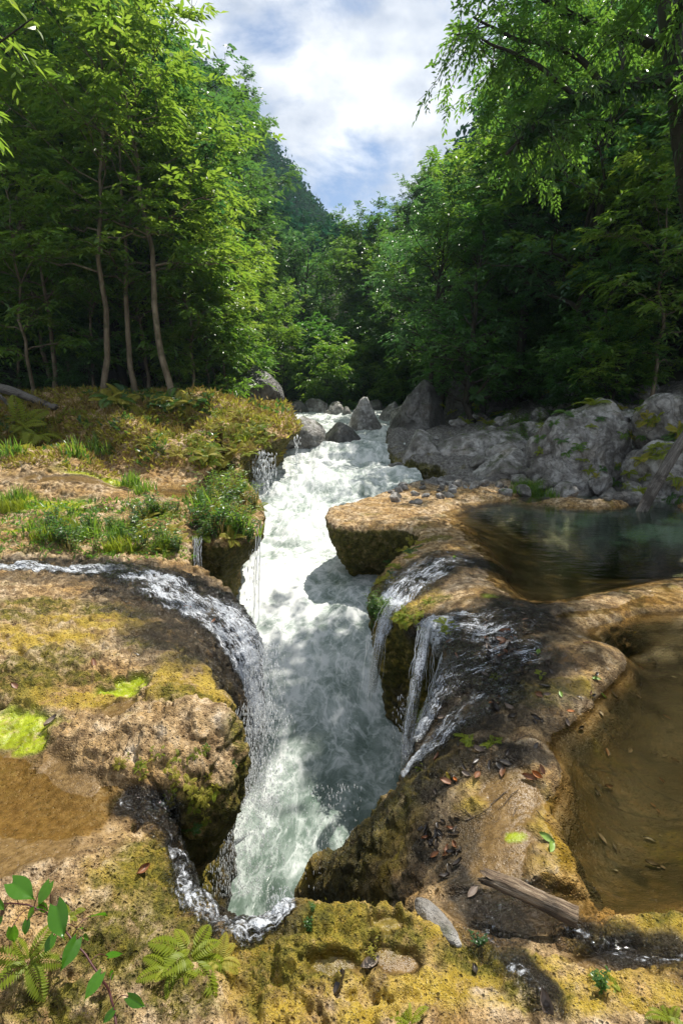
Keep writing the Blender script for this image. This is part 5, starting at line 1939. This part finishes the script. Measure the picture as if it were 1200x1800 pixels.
def fern_mesh(seed, fronds=9, L=.5, leaf=None, rise=.9, narrow=1.0):
    R = np.random.default_rng(seed)
    mb = MB()
    for f in range(fronds):
        az = f / fronds * 6.28 + R.uniform(-.35, .35)
        el = rise * R.uniform(.5, 1.15)
        ln = L * R.uniform(.65, 1.1)
        n = 17
        t = np.linspace(0, 1, n)
        ang = el - 1.5 * t ** 1.4
        step = ln / (n - 1)
        hx = np.cumsum(np.cos(ang)) * step
        hz = np.cumsum(np.sin(ang)) * step
        h = np.array((math.cos(az), math.sin(az), 0))
        P = h[None] * hx[:, None] + np.array((0, 0, 1.0))[None] * hz[:, None]
        mb.tube(P, .005 * L / .5 * np.linspace(1, .25, n), 3, a=.35, cap=False)
        T = norm(np.gradient(P, axis=0))
        S = np.cross(T, (0, 0, 1.0))
        S = norm(S)
        U = np.cross(S, T)
        k = np.arange(1, n)
        wl = ln * .30 * narrow * np.sin(np.clip(t[k] * .93 + .1, 0, 1) * math.pi) ** .7
        v = np.clip(R.normal(.5, .15) + np.zeros(len(k)), 0, 1)
        for sg in (1, -1):
            d = S[k] * sg + T[k] * .55 - np.array((0, 0, .22))
            leaf_quads(mb, P[k], d, U[k] + R.normal(0, .1, (len(k), 3)), wl, np.full(len(k), step * 1.15), v + R.normal(0, .06, len(k)), .12, .1)
    return mb.data("fronds", [leaf or M_LEAF_FERN], smooth=False)


def grass_mesh(seed, blades=45, L=.35, leaf=None, spread=.10, w=.012):
    R = np.random.default_rng(seed)
    mb = MB()
    for b in range(blades):
        az = R.uniform(0, 6.28)
        bend = R.uniform(.2, 1.3)
        ln = L * R.uniform(.5, 1.1)
        n = 6
        t = np.linspace(0, 1, n)
        ang = 1.45 - bend * t ** 1.6
        h = np.array((math.cos(az), math.sin(az), 0))
        P = h[None] * (np.cumsum(np.cos(ang)) * ln / n)[:, None] + np.array((0, 0, 1.0))[None] * (np.cumsum(np.sin(ang)) * ln / n)[:, None]
        P[:, :2] += R.normal(0, spread, 2)
        s = np.array((-h[1], h[0], 0))
        ww = w * (1 - t ** 1.5)[:, None] + .0008
        V = np.concatenate((P + s * ww, P - s * ww))
        i = np.arange(n - 1)
        Q = np.stack((i, i + 1, i + 1 + n, i + n), -1)
        mb.add(V, Q, a=np.clip(R.normal(.5, .2), 0, 1))
    return mb.data("blades", [leaf or M_LEAF_FERN], smooth=False)


def herb_meshes(seed, stems=5, H=.35, L=.085, W=.038, leaf=None):
    R = np.random.default_rng(seed)
    sb, lb = MB(), MB()
    for s in range(stems):
        az = R.uniform(0, 6.28)
        top = np.array((math.cos(az), math.sin(az), 0)) * H * R.uniform(.1, .6) + np.array((0, 0, H * R.uniform(.6, 1.1)))
        P = wobble_line((R.normal(0, .03), R.normal(0, .03), -.03), top, 8, .06, R)
        sb.tube(P, np.linspace(.006, .003, 8), 4, a=.3, cap=False)
        n = 16
        t = np.linspace(.2, 1, n)
        pos = np.stack([np.interp(t, np.linspace(0, 1, 8), P[:, c]) for c in range(3)], -1)
        a2 = np.arange(n) * 2.4 + R.uniform(0, 6)
        d = np.stack((np.cos(a2), np.sin(a2), R.uniform(-.1, .6, n)), -1)
        leaf_quads(lb, pos, d, np.tile((0, 0, 1.0), (n, 1)) + R.normal(0, .25, (n, 3)), L * R.uniform(.6, 1.2, n), W * R.uniform(.7, 1.2, n), np.clip(R.normal(.5, .18, n), 0, 1), .15, .12, True)
    return sb.data("stems", [M_BARK_PALE]), lb.data("leaves", [leaf or M_LEAF_MID], smooth=False)


FERNS = [fern_mesh(91 + i, 7 + i, .5, (M_LEAF_FERN, M_LEAF_FERN, M_LEAF_MOUND)[i], 1.0, .85) for i in range(3)] + [fern_mesh(95, 9, .5, M_LEAF_MID), fern_mesh(96, 7, .5, M_LEAF_BRIGHT, .6)]
GRASS = [grass_mesh(101, 55, .4, M_LEAF_BRIGHT), grass_mesh(102, 45, .34, M_LEAF_FERN), grass_mesh(103, 40, .42, M_LEAF_DRY)]
HERBS = [herb_meshes(111, 6, .4, leaf=M_LEAF_MID), herb_meshes(112, 5, .45, .10, .03, M_LEAF_BRIGHT), herb_meshes(113, 7, .35, .06, .04, M_LEAF_DARK), herb_meshes(114, 6, .4, .05, .03, M_LEAF_MOUND)]


def fern(px, py, s, v=0, label=None, group=None, tilt=.5, p=None, nn=None):
    if p is None:
        p, nn = on_rock(px, py)
    if p is None:
        return
    nn = (Vector((0, 0, 1)) * (1 - tilt) + nn * tilt).normalized()
    t = thing('fern', label, 'fern', p - nn * .01, group)
    t.rotation_euler = (nn.to_track_quat('Z', 'Y') @ Quaternion((0, 0, 1), R9.uniform(0, 6.28))).to_euler()
    t.scale = (s, s, s)
    link('fronds', FERNS[v], t)


def tuft(px, py, s, v=0, label=None, group=None):
    p, nn = on_rock(px, py)
    if p is None:
        return
    o = link('grass_tuft', GRASS[v], None, p - Vector((0, 0, .01)))
    o.scale = (s, s, s * R9.uniform(.8, 1.2))
    o.rotation_euler = (R9.uniform(-.1, .1), R9.uniform(-.1, .1), R9.uniform(0, 6.28))
    tag(o, label, 'grass tuft', group)


def herb(px, py, s, v=0, label=None, group=None):
    p, nn = on_rock(px, py)
    if p is None:
        return
    t = thing('leafy_plant', label, 'plant', p, group, (R9.uniform(-.15, .15), R9.uniform(-.15, .15), R9.uniform(0, 6.28)), s)
    link('stems', HERBS[v][0], t)
    link('leaves', HERBS[v][1], t)


def in_poly(n, poly):
    poly = np.array(poly, float)
    out = []
    while len(out) < n:
        x = R9.uniform(poly[:, 0].min(), poly[:, 0].max())
        y = R9.uniform(poly[:, 1].min(), poly[:, 1].max())
        ins = False
        for a, b in zip(poly, np.roll(poly, -1, 0)):
            if (a[1] > y) != (b[1] > y) and x < (b[0] - a[0]) * (y - a[1]) / (b[1] - a[1]) + a[0]:
                ins = not ins
        if ins:
            out.append((x, y))
    return out


MOUND = [(0, 705), (200, 700), (300, 705), (390, 712), (470, 735), (518, 755), (510, 765), (430, 800), (380, 820), (330, 805), (250, 800), (150, 790), (0, 795)]
MOUND_R = [(300, 708), (390, 714), (470, 735), (518, 756), (500, 770), (430, 802), (385, 822), (340, 800), (300, 760)]
for x, y in in_poly(34, MOUND):
    fern(x, y, R9.uniform(.4, .85), int(R9.integers(0, 3)), 'pale green fern on the sunny mound of the left bank', 'ferns on the left mound')
for x, y in in_poly(40, MOUND_R):
    fern(x, y, R9.uniform(.5, 1.0), int(R9.integers(0, 3)), 'golden green fern on the overhanging tip of the left mound', 'ferns on the tip of the left mound')
for x, y in in_poly(46, MOUND):
    tuft(x, y, R9.uniform(.5, 1.0), int(R9.integers(1, 3)), 'tuft of grass on the sunny mound of the left bank', 'grass tufts on the left mound')
for x, y in in_poly(44, MOUND):
    herb(x, y, R9.uniform(.4, .9), int(R9.choice([1, 3, 3, 0])), 'small leafy plant on the sunny mound of the left bank', 'leafy plants on the left mound')
for x, y in in_poly(22, [(150, 690), (300, 690), (380, 708), (300, 722), (150, 712)]):
    fern(x, y, R9.uniform(1.1, 1.9), int(R9.integers(2, 5)), 'feathery fern at the foot of the slim trees', 'ferns at the foot of the slim trees')
fern(60, 770, 2.6, 1, 'large arching pale fern at the left end of the mound')
fern(35, 752, 2.2, 0, 'tall grey green fern left of the large arching one')
for px, py, s in ((172, 800, 1.6), (165, 792, 1.4), (22, 805, 1.5), (130, 803, 1.2), (190, 802, 1.2)):
    tuft(px, py, s, 0, 'bright green grass tuft at the foot of the left mound', 'bright tufts below the mound')
for px, py, s in ((228, 858, 1.0), (234, 856, .9), (258, 866, .9), (245, 870, .7)):
    tuft(px, py, s, 0, 'bright green grass tuft standing in the terrace water', 'bright tufts in the terrace water')
for x, y in in_poly(16, [(0, 880), (40, 880), (40, 900), (0, 905)]):
    tuft(x, y, R9.uniform(.5, .9), int(R9.integers(0, 2)), 'grass tuft beside the algae at the left edge', 'tufts beside the algae')
# the band of plants in front of the terraces
BAND = [(60, 930), (120, 900), (200, 925), (300, 890), (330, 930), (330, 975), (280, 978), (200, 975), (120, 970), (70, 955)]
for x, y in in_poly(34, BAND):
    tuft(x, y, R9.uniform(.4, .9), int(R9.choice([0, 1, 1, 2])), 'grass tuft in the green band above the cascade', 'grass tufts above the cascade')
for x, y in in_poly(42, BAND):
    herb(x, y, R9.uniform(.5, 1.0), int(R9.integers(0, 3)), 'leafy plant in the green band above the cascade', 'leafy plants above the cascade')
for x, y in in_poly(18, BAND):
    fern(x, y, R9.uniform(.35, .6), int(R9.integers(0, 5)), 'small fern in the green band above the cascade', 'ferns above the cascade')
LOBE = [(345, 900), (360, 850), (390, 825), (430, 850), (455, 885), (458, 930), (440, 955), (400, 950), (355, 955)]
for x, y in in_poly(60, LOBE):
    herb(x, y, R9.uniform(.6, 1.3), int(R9.integers(0, 4)), 'bushy plant crowding the overhang above the river', 'bushy plants on the overhang')
for x, y in in_poly(22, LOBE):
    fern(x, y, R9.uniform(.35, .65), int(R9.integers(0, 4)), 'fern hanging from the overhang above the river', 'ferns on the overhang')
for x, y in in_poly(20, LOBE):
    tuft(x, y, R9.uniform(.7, 1.3), int(R9.integers(0, 3)), 'long grass on the overhang above the river', 'grass on the overhang')
# bulging rock: little ferns on its shaded front
for x, y in in_poly(34, [(265, 1370), (300, 1330), (360, 1300), (420, 1320), (432, 1350), (400, 1420), (350, 1470), (300, 1420)]):
    fern(x, y, R9.uniform(.06, .13), int(R9.integers(0, 4)), 'tiny bright fern on the front of the bulging rock', 'tiny ferns on the bulging rock', .9)
for x, y in in_poly(10, [(200, 1340), (300, 1290), (340, 1270), (330, 1310), (230, 1380)]):
    fern(x, y, R9.uniform(.06, .11), int(R9.integers(0, 3)), 'tiny fern on top of the bulging rock', 'tiny ferns on top of the bulging rock', .6)
# right bank
for x, y in in_poly(18, [(670, 985), (735, 940), (750, 950), (700, 1000), (672, 1040), (655, 1020)]):
    fern(x, y, R9.uniform(.16, .3), int(R9.integers(0, 4)), 'feathery fern cushion beside the overhanging slab', 'fern cushion beside the slab')
for x, y in in_poly(30, [(640, 1075), (665, 1060), (680, 1075), (665, 1105), (645, 1105)]):
    herb(x, y, R9.uniform(.25, .5), int(R9.integers(0, 3)), 'dark leafy plant hanging from the right lip', 'leafy plants on the right lip')
for x, y in in_poly(10, [(700, 1080), (745, 1075), (745, 1105), (705, 1105)]):
    fern(x, y, R9.uniform(.18, .32), int(R9.integers(0, 3)), 'small bright fern over the dark cleft of the right bank', 'small ferns over the cleft')
for px, py, s in ((785, 1098, .32), (790, 1110, .28), (735, 1252, .25), (740, 1262, .2), (742, 1256, .25), (752, 1060, .2), (818, 1298, .2), (828, 1306, .16), (866, 1306, .2), (860, 1312, .16), (822, 1300, .14), (740, 1350, .1), (950, 1185, .12), (870, 1190, .12)):
    fern(px, py, s, 0, 'little bright fern growing on the wet right slope', 'little ferns on the right slope')
# foreground ferns
fern(335, 1685, .34, 0, 'bright yellow green fern in the foreground beside the small cascade', None, .5)
fern(300, 1705, .26, 1, 'low spreading fern left of the bright foreground fern', None, .5)
fern(385, 1690, .2, 2, 'small fern between the foreground fern and the stream', None, .5)
fern(50, 1690, .28, 0, 'yellow fern under the vine at lower left', None, .5)
fern(120, 1610, .14, 1, 'tiny yellow fern beside the vine leaves', None, .5)
fern(720, 1800, .2, 0, 'fern peeping up from the bottom edge', None, .5)
fern(1075, 1730, .18, 1, 'small fern on the right foreground rock', None, .5)
fern(1180, 1795, .2, 0, 'fern in the bottom right corner', None, .5)
for px, py, s, v in ((545, 1640, .14, 0), (548, 1600, .10, 0), (655, 1690, .2, 3), (1060, 1742, .2, 0), (842, 1660, .2, 2)):
    herb(px, py, s, v, 'small sprig growing on the foreground ledge', 'sprigs on the foreground ledge')
# right slope behind the pool
for x, y in in_poly(36, [(830, 760), (900, 735), (960, 730), (960, 780), (900, 800), (850, 770)]):
    herb(x, y, R9.uniform(.8, 1.5), int(R9.integers(0, 3)), 'leafy plant among the rubble behind the pool', 'plants among the rubble')
for x, y in in_poly(26, [(900, 850), (960, 855), (970, 878), (900, 876)]):
    tuft(x, y, R9.uniform(.4, .8), 0, 'low green tuft at the far edge of the pool', 'tufts at the far edge of the pool')


bpy.context.view_layer.update()
_DG = bpy.context.evaluated_depsgraph_get()


def on_scene(px, py):
    h = SC.ray_cast(_DG, Vector((0, 0, CAM_H)), Vector(ray(px, py)).normalized())
    return (h[1], h[2]) if h[0] else (None, None)


BP = [on_scene(x, y) for x, y in in_poly(26, [(930, 790), (960, 730), (1000, 700), (1080, 690), (1130, 740), (1100, 860), (1000, 830)])]
BP2 = [on_scene(x, y) for x, y in in_poly(26, [(1100, 690), (1200, 680), (1200, 880), (1100, 870), (1130, 780)])]
BP3 = [on_scene(x, y) for x, y in in_poly(18, [(760, 690), (1130, 660), (1100, 720), (960, 740), (800, 760)])]
for pts_, lab, grp, smin, smax in ((BP, 'fern growing on the huge grey boulder', 'ferns on the huge boulder', .3, .55), (BP2, 'fern between the rocks above the leaning log', 'ferns above the leaning log', .35, .8), (BP3, 'fern in the shade at the top of the rubble slope', 'ferns at the top of the rubble', .6, 1.2)):
    for p, nn in pts_:
        if p is None or p.y > 30 or p.y < 9:
            continue
        fern(0, 0, R9.uniform(smin, smax), int(R9.integers(0, 5)), lab, grp, .5, p, nn)


# low mats of leaves and moss that nobody could count
def scatter_mask(n, wgt, seed):
    R = np.random.default_rng(seed)
    w = np.clip(wgt, 0, None)
    return R.choice(len(TV), n, p=w / w.sum()), R


def cover(name, n, wgt, L, W, lift, mat, label, seed, upness=.6):
    i, R = scatter_mask(n, wgt, seed)
    mb = MB()
    P = TV[i] + R.normal(0, .012, (n, 3)) * TV[i, 1:2] / 5
    nn = N1[i]
    d = norm(nn * upness + R.normal(0, .6, (n, 3)))
    d[:, 2] = np.abs(d[:, 2]) * .8 + .1
    sc = R.uniform(.5, 1.3, n) * np.clip(TV[i, 1] / 10, .25, 2.0)
    leaf_quads(mb, P + nn * lift, d, nn + R.normal(0, .5, (n, 3)), L * sc, W * sc, np.clip(R.normal(.5, .22, n), 0, 1), .15)
    o = link(name, mb.data(name, [mat], smooth=False))
    tag(o, label, 'ground cover', kind='stuff')


TPX, TPY = project(TV)
area = np.abs(TV[:, 1]) ** 1.0
mound_w = smooth01(TV[:, 2], .55, .9) * (TV[:, 1] > 11) * (TV[:, 0] < 0) * (gorge_dist(TV) > -.4) * smooth01(N1[:, 2], -.2, .3)
cover("ground_cover", 22000, mound_w * (.35 + (fbm(TV * 1.2, 3, 401) > 0)), .11, .04, .0, M_LEAF_MOUND, 'golden green carpet of low plants on the left mound', 11)
cover("ground_cover", 20000, mound_w * (fbm(TV * 1.2, 3, 402) > -.1), .12, .035, .0, M_LEAF_DRY, 'dry tan stalks and leaves mixed into the carpet on the left mound', 12)
cover("ground_cover", 4000, mound_w * (fbm(TV * 1.2, 3, 403) > .2), .12, .05, .0, M_LEAF_DARK, 'dark green low leaves on the left mound', 13)
band_w = ((TPX < 340) & (TPY > 880) & (TPY < 985) & (TV[:, 1] > 5) & (TV[:, 1] < 11)) * (fbm(TV * 1.6, 3, 404) > -.05) * 1.0
cover("ground_cover", 4000, band_w, .13, .035, .0, M_LEAF_BRIGHT, 'green mat of low leaves above the cascade', 14)
near_moss = moss * (1 - sand) * (1 - wet) * smooth01(TV[:, 1], 7, 3) * smooth01(moss, .55, .9) / np.maximum(TV[:, 1], 1)
cover("moss", 42000, near_moss, .045, .010, .0, mat_leaf("moss_blade", [(.05, .06, .008), (.12, .12, .014), (.26, .22, .03)], [(.1, .12, .01), (.3, .28, .03)], .7, .2), 'olive moss on the foreground rock', 15, 1.0)
# ------------------------------------------------------------------ logs
def mat_wood(name, stops):
    k = NT(name)
    p = k.obj()
    mp = k.n('Mapping')
    k.set(mp, 'Vector', p)
    mp.inputs['Scale'].default_value = (1.6, 22, 22)
    n = k.noise(mp.outputs['Vector'], 2.0, 7, .65, .4)
    n2 = k.noise(p, 3.0, 5, .6)
    c = k.cramp(n, stops)
    c = k.mix(k.ramp(n2, .50, .62, 0, .8), c, (.04, .03, .021))
    n3 = k.noise(mp.outputs['Vector'], 7.0, 5, .7)
    c = k.mix(k.ramp(n3, .46, .36, 0, .75), c, (.02, .015, .011))
    return k.end(k.principled(Base_Color=c, Roughness=.75, Normal=k.bump(k.math('ADD', n, n3), 1.0, .03)))


M_DRIFT = mat_wood("driftwood", [(.28, (.04, .028, .018)), (.42, (.18, .12, .075)), (.54, (.38, .28, .18)), (.74, (.62, .53, .42))])
M_DEAD = mat_wood("dead_wood", [(.3, (.05, .045, .038)), (.5, (.17, .15, .13)), (.7, (.34, .31, .27))])


def log_mesh(name, L, r0, r1, seed, mat, bend=.04, split=True):
    """along local x"""
    R = np.random.default_rng(seed)
    n, s = 60, 28
    t = np.linspace(0, 1, n)
    a = np.arange(s) / s * 6.2832
    c = np.stack((t * L, bend * L * np.sin(t * 3.1), .5 * bend * L * np.sin(t * 4.7)), -1)
    rad = np.interp(t, (0, 1), (r0, r1))[:, None] * (1 + .26 * gnoise(np.stack(np.broadcast_arrays(t[:, None] * 5, np.cos(a)[None] * 1.2, np.sin(a)[None] * 1.2 + seed), -1).reshape(-1, 3), seed).reshape(n, s)
                                                       + .20 * gnoise(np.stack(np.broadcast_arrays(t[:, None] * 2.5, np.cos(a)[None] * 4, np.sin(a)[None] * 4 + seed), -1).reshape(-1, 3), seed + 1).reshape(n, s))
    X = c[:, None, 0] + np.zeros((n, s))
    if split:   # ragged broken end
        X[:6] += (np.linspace(1, 0, 6)[:, None]) * (r0 * 3.2 * gnoise(np.stack((np.cos(a) * 2, np.sin(a) * 2, a * 0 + seed), -1), seed + 2))[None]
    V = np.stack((X, c[:, None, 1] + rad * np.cos(a), c[:, None, 2] + rad * np.sin(a)), -1).reshape(-1, 3)
    mb = MB()
    i = np.arange(n - 1)[:, None] * s
    j = np.arange(s)[None]
    k = (np.arange(s) + 1)[None] % s
    Q = np.stack((i + j, i + k, i + s + k, i + s + j), -1).reshape(-1, 4)
    V = np.concatenate((V, [(V[:s, 0].mean() + r0 * .1, c[0, 1], c[0, 2]), (L + r1 * .15, c[-1, 1], c[-1, 2])]))
    T = [(n * s, (q + 1) % s, q) for q in range(s)] + [(n * s + 1, (n - 1) * s + q, (n - 1) * s + (q + 1) % s) for q in range(s)]
    mb.add(V, Q, T)
    return mb.data(name, [mat])


def lay_log(name, a, b, r0, r1, seed, mat, label, bend=.04, cat='log'):
    a, b = Vector(a), Vector(b)
    o = link(name, log_mesh(name, (b - a).length, r0, r1, seed, mat, bend))
    o.location = a
    o.rotation_euler = (b - a).to_track_quat('X', 'Z').to_euler()
    return tag(o, label, cat)


la, lb = at_z(852, 1541, .05), at_z(1014, 1612, .025)
lay_log("driftwood_log", la, lb, .030, .036, 3, M_DRIFT, 'weathered driftwood log lying at the edge of the brown pool', .015)
lay_log("leaning_log", at_d(1117, 916, 10.6), at_d(1270, 668, 11.6), .115, .085, 5, M_DEAD, 'long bare dead log leaning out of the pool against the rocks', .015)
lay_log("fallen_log", at_d(-60, 672, 17.4), at_d(100, 712, 17.0), .17, .10, 7, M_DEAD, 'fallen dead trunk lying on top of the left bank under the trees', .05)
lay_log("fallen_branch", at_d(-10, 690, 16.4), at_d(24, 722, 16.2), .07, .035, 9, M_DEAD, 'pale fallen branch at the left edge below the fallen trunk', .06)

# grey worn stone in the ledge
gs, gsn = on_rock(768, 1622)
o = link("stone", boulder_mesh(571, M_LIME, 9, .10))
o.location = gs + Vector((-.0, .02, -.03))
o.scale = (.10, .26, .11)
o.rotation_euler = (0, .2, .55)
tag(o, 'long grey stone set in the foreground ledge by the outflow', 'stone')


# ------------------------------------------------------------------ vine with heart shaped leaves
def heart_leaf(name, L, W, seed):
    """blade along local y, tip at +y, upper side +z, with a sunk midrib"""
    R = np.random.default_rng(seed)
    m, n = 13, 16
    V = []
    for j in range(n):
        t = j / (n - 1)
        w = W * .5 * (math.sin(math.pi * min(1, (t + .13) * .88)) ** .75) * (1 - t ** 4)
        back = -.12 * L if t < .001 else 0
        for i in range(m):
            u = (i / (m - 1)) * 2 - 1
            x = u * max(w, .0005)
            y = t * L - .17 * L * abs(u) ** 1.5 * (1 - t) ** 3
            z = .14 * W * abs(u) ** 1.2 - .05 * W * u * u - .22 * L * t * t + .018 * W * math.sin(t * 26 + abs(u) * -5) * abs(u) * (1 - u * u * .6)
            V.append((x, y, z))
    Q = [(j * m + i, j * m + i + 1, (j + 1) * m + i + 1, (j + 1) * m + i) for j in range(n - 1) for i in range(m - 1)]
    return mesh_data(name, np.array(V), np.array(Q), [M_LEAF_GLOSS], True, {'var': np.full(len(V), R.uniform(.15, .85))})


def lift(px, py, f):
    p, nn = on_rock(px, py)
    c = Vector((0, 0, CAM_H))
    return c + (p - c) * f


vs = [lift(*q) for q in ((-20, 1590, .95), (12, 1588, .93), (50, 1590, .92), (85, 1606, .91), (118, 1640, .91), (150, 1678, .92), (178, 1718, .93), (192, 1742, .94), (200, 1772, .95), (210, 1830, .96))]
vine = thing('vine', 'creeping vine with glossy heart shaped leaves in the lower left foreground', 'vine', vs[0])
mb = MB()
P = np.array([tuple(v - vs[0]) for v in vs])
tt = np.linspace(0, len(P) - 1, 60)
PP = np.stack([np.interp(tt, np.arange(len(P)), P[:, c]) for c in range(3)], -1)
PP += .004 * np.stack([gnoise(np.stack((tt * 1.7, tt * 0 + c, tt * 0), -1), 7) for c in range(3)], -1)
mb.tube(PP, np.linspace(.0022, .004, 60), 6)
k = NT("vine_stem")
M_VSTEM = k.end(k.principled(Base_Color=(.075, .022, .022), Roughness=.5))
VL = [  # leaf base pixel, tip pixel, width ratio, lift
    (22, 1552, 57, 1576, .62, .86), (88, 1552, 66, 1592, .62, .86), (100, 1592, 108, 1648, .66, .85), (135, 1652, 110, 1704, .62, .87), (178, 1712, 148, 1756, .62, .88),
    (68, 1592, 90, 1600, .5, .88), (60, 1600, 44, 1615, .6, .88), (48, 1618, 44, 1646, .6, .9), (95, 1645, 78, 1676, .7, .9), (22, 1630, 24, 1660, .7, .9),
    (160, 1612, 188, 1600, .55, .9), (2, 1612, -6, 1632, .6, .9), (-2, 1585, 6, 1600, .6, .9), (190, 1682, 218, 1670, .5, .93), (226, 1752, 254, 1772, .6, .93), (200, 1776, 180, 1800, .6, .93),
    (136, 1634, 146, 1628, .6, .92), (148, 1648, 160, 1646, .6, .92), (200, 1710, 190, 1722, .6, .94), (80, 1560, 84, 1548, .7, .9)]
for i, (x0, y0, x1, y1, wr, f) in enumerate(VL):
    a, b = lift(x0, y0, f), lift(x1, y1, f + .015)
    a, b = a - vs[0], b - vs[0]
    L = (b - a).length * 1.02
    y = (b - a).normalized()
    up_ = (Vector((0, 0, 1)) * .75 + Vector((0, -.5, 0)) + Vector((R9.normal(0, .2), R9.normal(0, .2), 0)))
    x = y.cross(up_).normalized()
    z = x.cross(y)
    lf = link('leaf', heart_leaf('leaf', L, L * wr * .95, 900 + i), vine)
    M = Matrix((x, y, z)).transposed().to_4x4()
    M.translation = a
    lf.matrix_local = M
    j = int(np.argmin(((PP - np.array(a)) ** 2).sum(1)))
    q = np.linspace(0, 1, 6)[:, None]
    st = PP[j] * (1 - q) + np.array(a) * q
    st[:, 2] += .02 * np.sin(q[:, 0] * 3.1)
    mb.tube(st, .0014, 5)
link('stem', mb.data('stem', [M_VSTEM]), vine)


# ------------------------------------------------------------------ fallen leaves
def dead_leaf(seed, L, W):
    R = np.random.default_rng(seed)
    m, n = 5, 9
    V = []
    cu, cv = R.uniform(-.6, .9), R.uniform(.1, .5)
    for j in range(n):
        t = j / (n - 1)
        w = W * .5 * math.sin(math.pi * min(1, t * .96 + .03)) ** .8
        for i in range(m):
            u = i / (m - 1) * 2 - 1
            V.append((u * w, (t - .5) * L, cv * W * u * u + cu * L * .35 * (t - .5) ** 2 + .01 * R.normal() * L))
    Q = [(j * m + i, j * m + i + 1, (j + 1) * m + i + 1, (j + 1) * m + i) for j in range(n - 1) for i in range(m - 1)]
    return np.array(V), np.array(Q)


def flat_mat(name, c, rough=.5):
    k = NT(name)
    n = k.noise(k.obj(), 30, 4)
    return k.end(k.principled(Base_Color=k.mix(n, tuple(v * .6 for v in c), tuple(min(1, v * 1.4) for v in c)), Roughness=rough))


M_DL = [flat_mat("brown_leaf", (.16, .065, .025)), flat_mat("black_leaf", (.035, .027, .021), .35), flat_mat("grey_leaf", (.17, .13, .10)), flat_mat("orange_leaf", (.35, .12, .025)), flat_mat("yellow_leaf", (.45, .34, .03)), flat_mat("fresh_leaf", (.16, .26, .04))]
DL = [[mesh_data("fallen_leaf", *dead_leaf(700 + i, .1, .042), [M_DL[c]]) for i in range(3)] for c in range(6)]
CN = ['brown', 'blackened', 'grey tan', 'orange', 'yellow', 'pale green']


def fallen(px, py, c, s, where, grp, ang=None):
    p, nn = on_rock(px, py)
    if p is None:
        return
    z = p.z
    o = link('fallen_leaf', DL[c][R9.integers(3)])
    o.location = (p.x, p.y, z + .008 * s + .004)
    q = nn.to_track_quat('Z', 'Y') @ Quaternion((0, 0, 1), R9.uniform(0, 6.28) if ang is None else ang)
    o.rotation_euler = q.to_euler()
    o.scale = (s, s, s)
    tag(o, f'{CN[c]} fallen leaf {where}', 'fallen leaf', f'{CN[c]} leaves {grp}')


for x, y in in_poly(34, [(840, 1110), (900, 1110), (920, 1150), (860, 1170)]):
    fallen(x, y, int(R9.choice([1, 1, 0, 2])), R9.uniform(.6, 1.2), 'in the drift caught on the wet right slope', 'in the drift')
for x, y in in_poly(30, [(735, 1440), (800, 1430), (815, 1500), (750, 1510)]):
    fallen(x, y, int(R9.choice([1, 1, 0])), R9.uniform(.3, .6), 'in the soggy heap on the lower right slope', 'in the soggy heap')
for x, y in in_poly(60, [(760, 1130), (930, 1060), (980, 1200), (940, 1340), (780, 1400), (720, 1390)]):
    fallen(x, y, int(R9.choice([1, 1, 1, 0, 2])), R9.uniform(.4, .9), 'stuck to the wet right slope', 'on the right slope')
for x, y in in_poly(40, [(1000, 1120), (1200, 1100), (1200, 1560), (1060, 1560), (980, 1400)]):
    fallen(x, y, int(R9.choice([1, 0, 2])), R9.uniform(.3, .7), 'in the brown pool', 'in the brown pool')
for px, py, c, s in ((838, 1365, 0, .8), (930, 1370, 0, .8), (945, 1365, 3, .7), (952, 1355, 0, .6), (1002, 1252, 3, .6), (788, 1366, 4, .5), (800, 1374, 3, .5), (766, 1396, 1, .6), (945, 1150, 5, .8), (1045, 1195, 5, .9), (1060, 1225, 5, .6), (960, 1475, 5, .8), (968, 1490, 5, .8), (798, 983, 5, 1.2), (985, 1222, 5, .6),
                     (165, 1168, 0, .9), (28, 1208, 0, .8), (90, 1272, 2, .9), (250, 1532, 0, .7), (330, 1068, 3, .9), (375, 1092, 3, .7), (240, 1152, 1, .6), (1115, 1112, 4, .5), (830, 1570, 2, .7), (650, 1695, 2, .8), (790, 1530, 1, .7), (805, 1520, 1, .6), (780, 1545, 1, .6), (600, 1735, 1, .8), (960, 1770, 2, .9), (835, 1710, 1, .5)):
    fallen(px, py, c, s, 'lying alone on the wet rock', 'lying alone')


# ------------------------------------------------------------------ twigs
k = NT("twig")
M_TWIG = k.end(k.principled(Base_Color=(.05, .034, .022), Roughness=.7))


def twig_mesh(seed):
    R = np.random.default_rng(seed)
    mb = MB()
    P = wobble_line((-.5, 0, .01), (.5, 0, .01), 9, .12, R)
    P[:, 2] = np.abs(P[:, 2]) * .3
    mb.tube(P, np.linspace(.016, .006, 9), 5)
    mb.tube(wobble_line(P[4], P[4] + np.array((.25, R.choice((-1, 1)) * .16, .03)), 5, .08, R), np.linspace(.009, .004, 5), 4)
    return mb.data("twig", [M_TWIG])


TW = [twig_mesh(820 + i) for i in range(4)]
for x, y in in_poly(34, [(780, 1140), (920, 1080), (980, 1200), (960, 1500), (820, 1480), (760, 1400)]) + in_poly(14, [(60, 1060), (300, 1100), (340, 1190), (100, 1240)]):
    p, nn = on_rock(x, y)
    if p is None:
        continue
    o = link('twig', TW[R9.integers(4)])
    o.location = p + nn * .004
    o.rotation_euler = (nn.to_track_quat('Z', 'Y') @ Quaternion((0, 0, 1), R9.uniform(0, 6.28))).to_euler()
    s_ = R9.uniform(.06, .2)
    o.scale = (s_, s_, s_)
    tag(o, 'thin dark twig washed onto the rock terrace', 'twig', 'twigs washed onto the terraces')
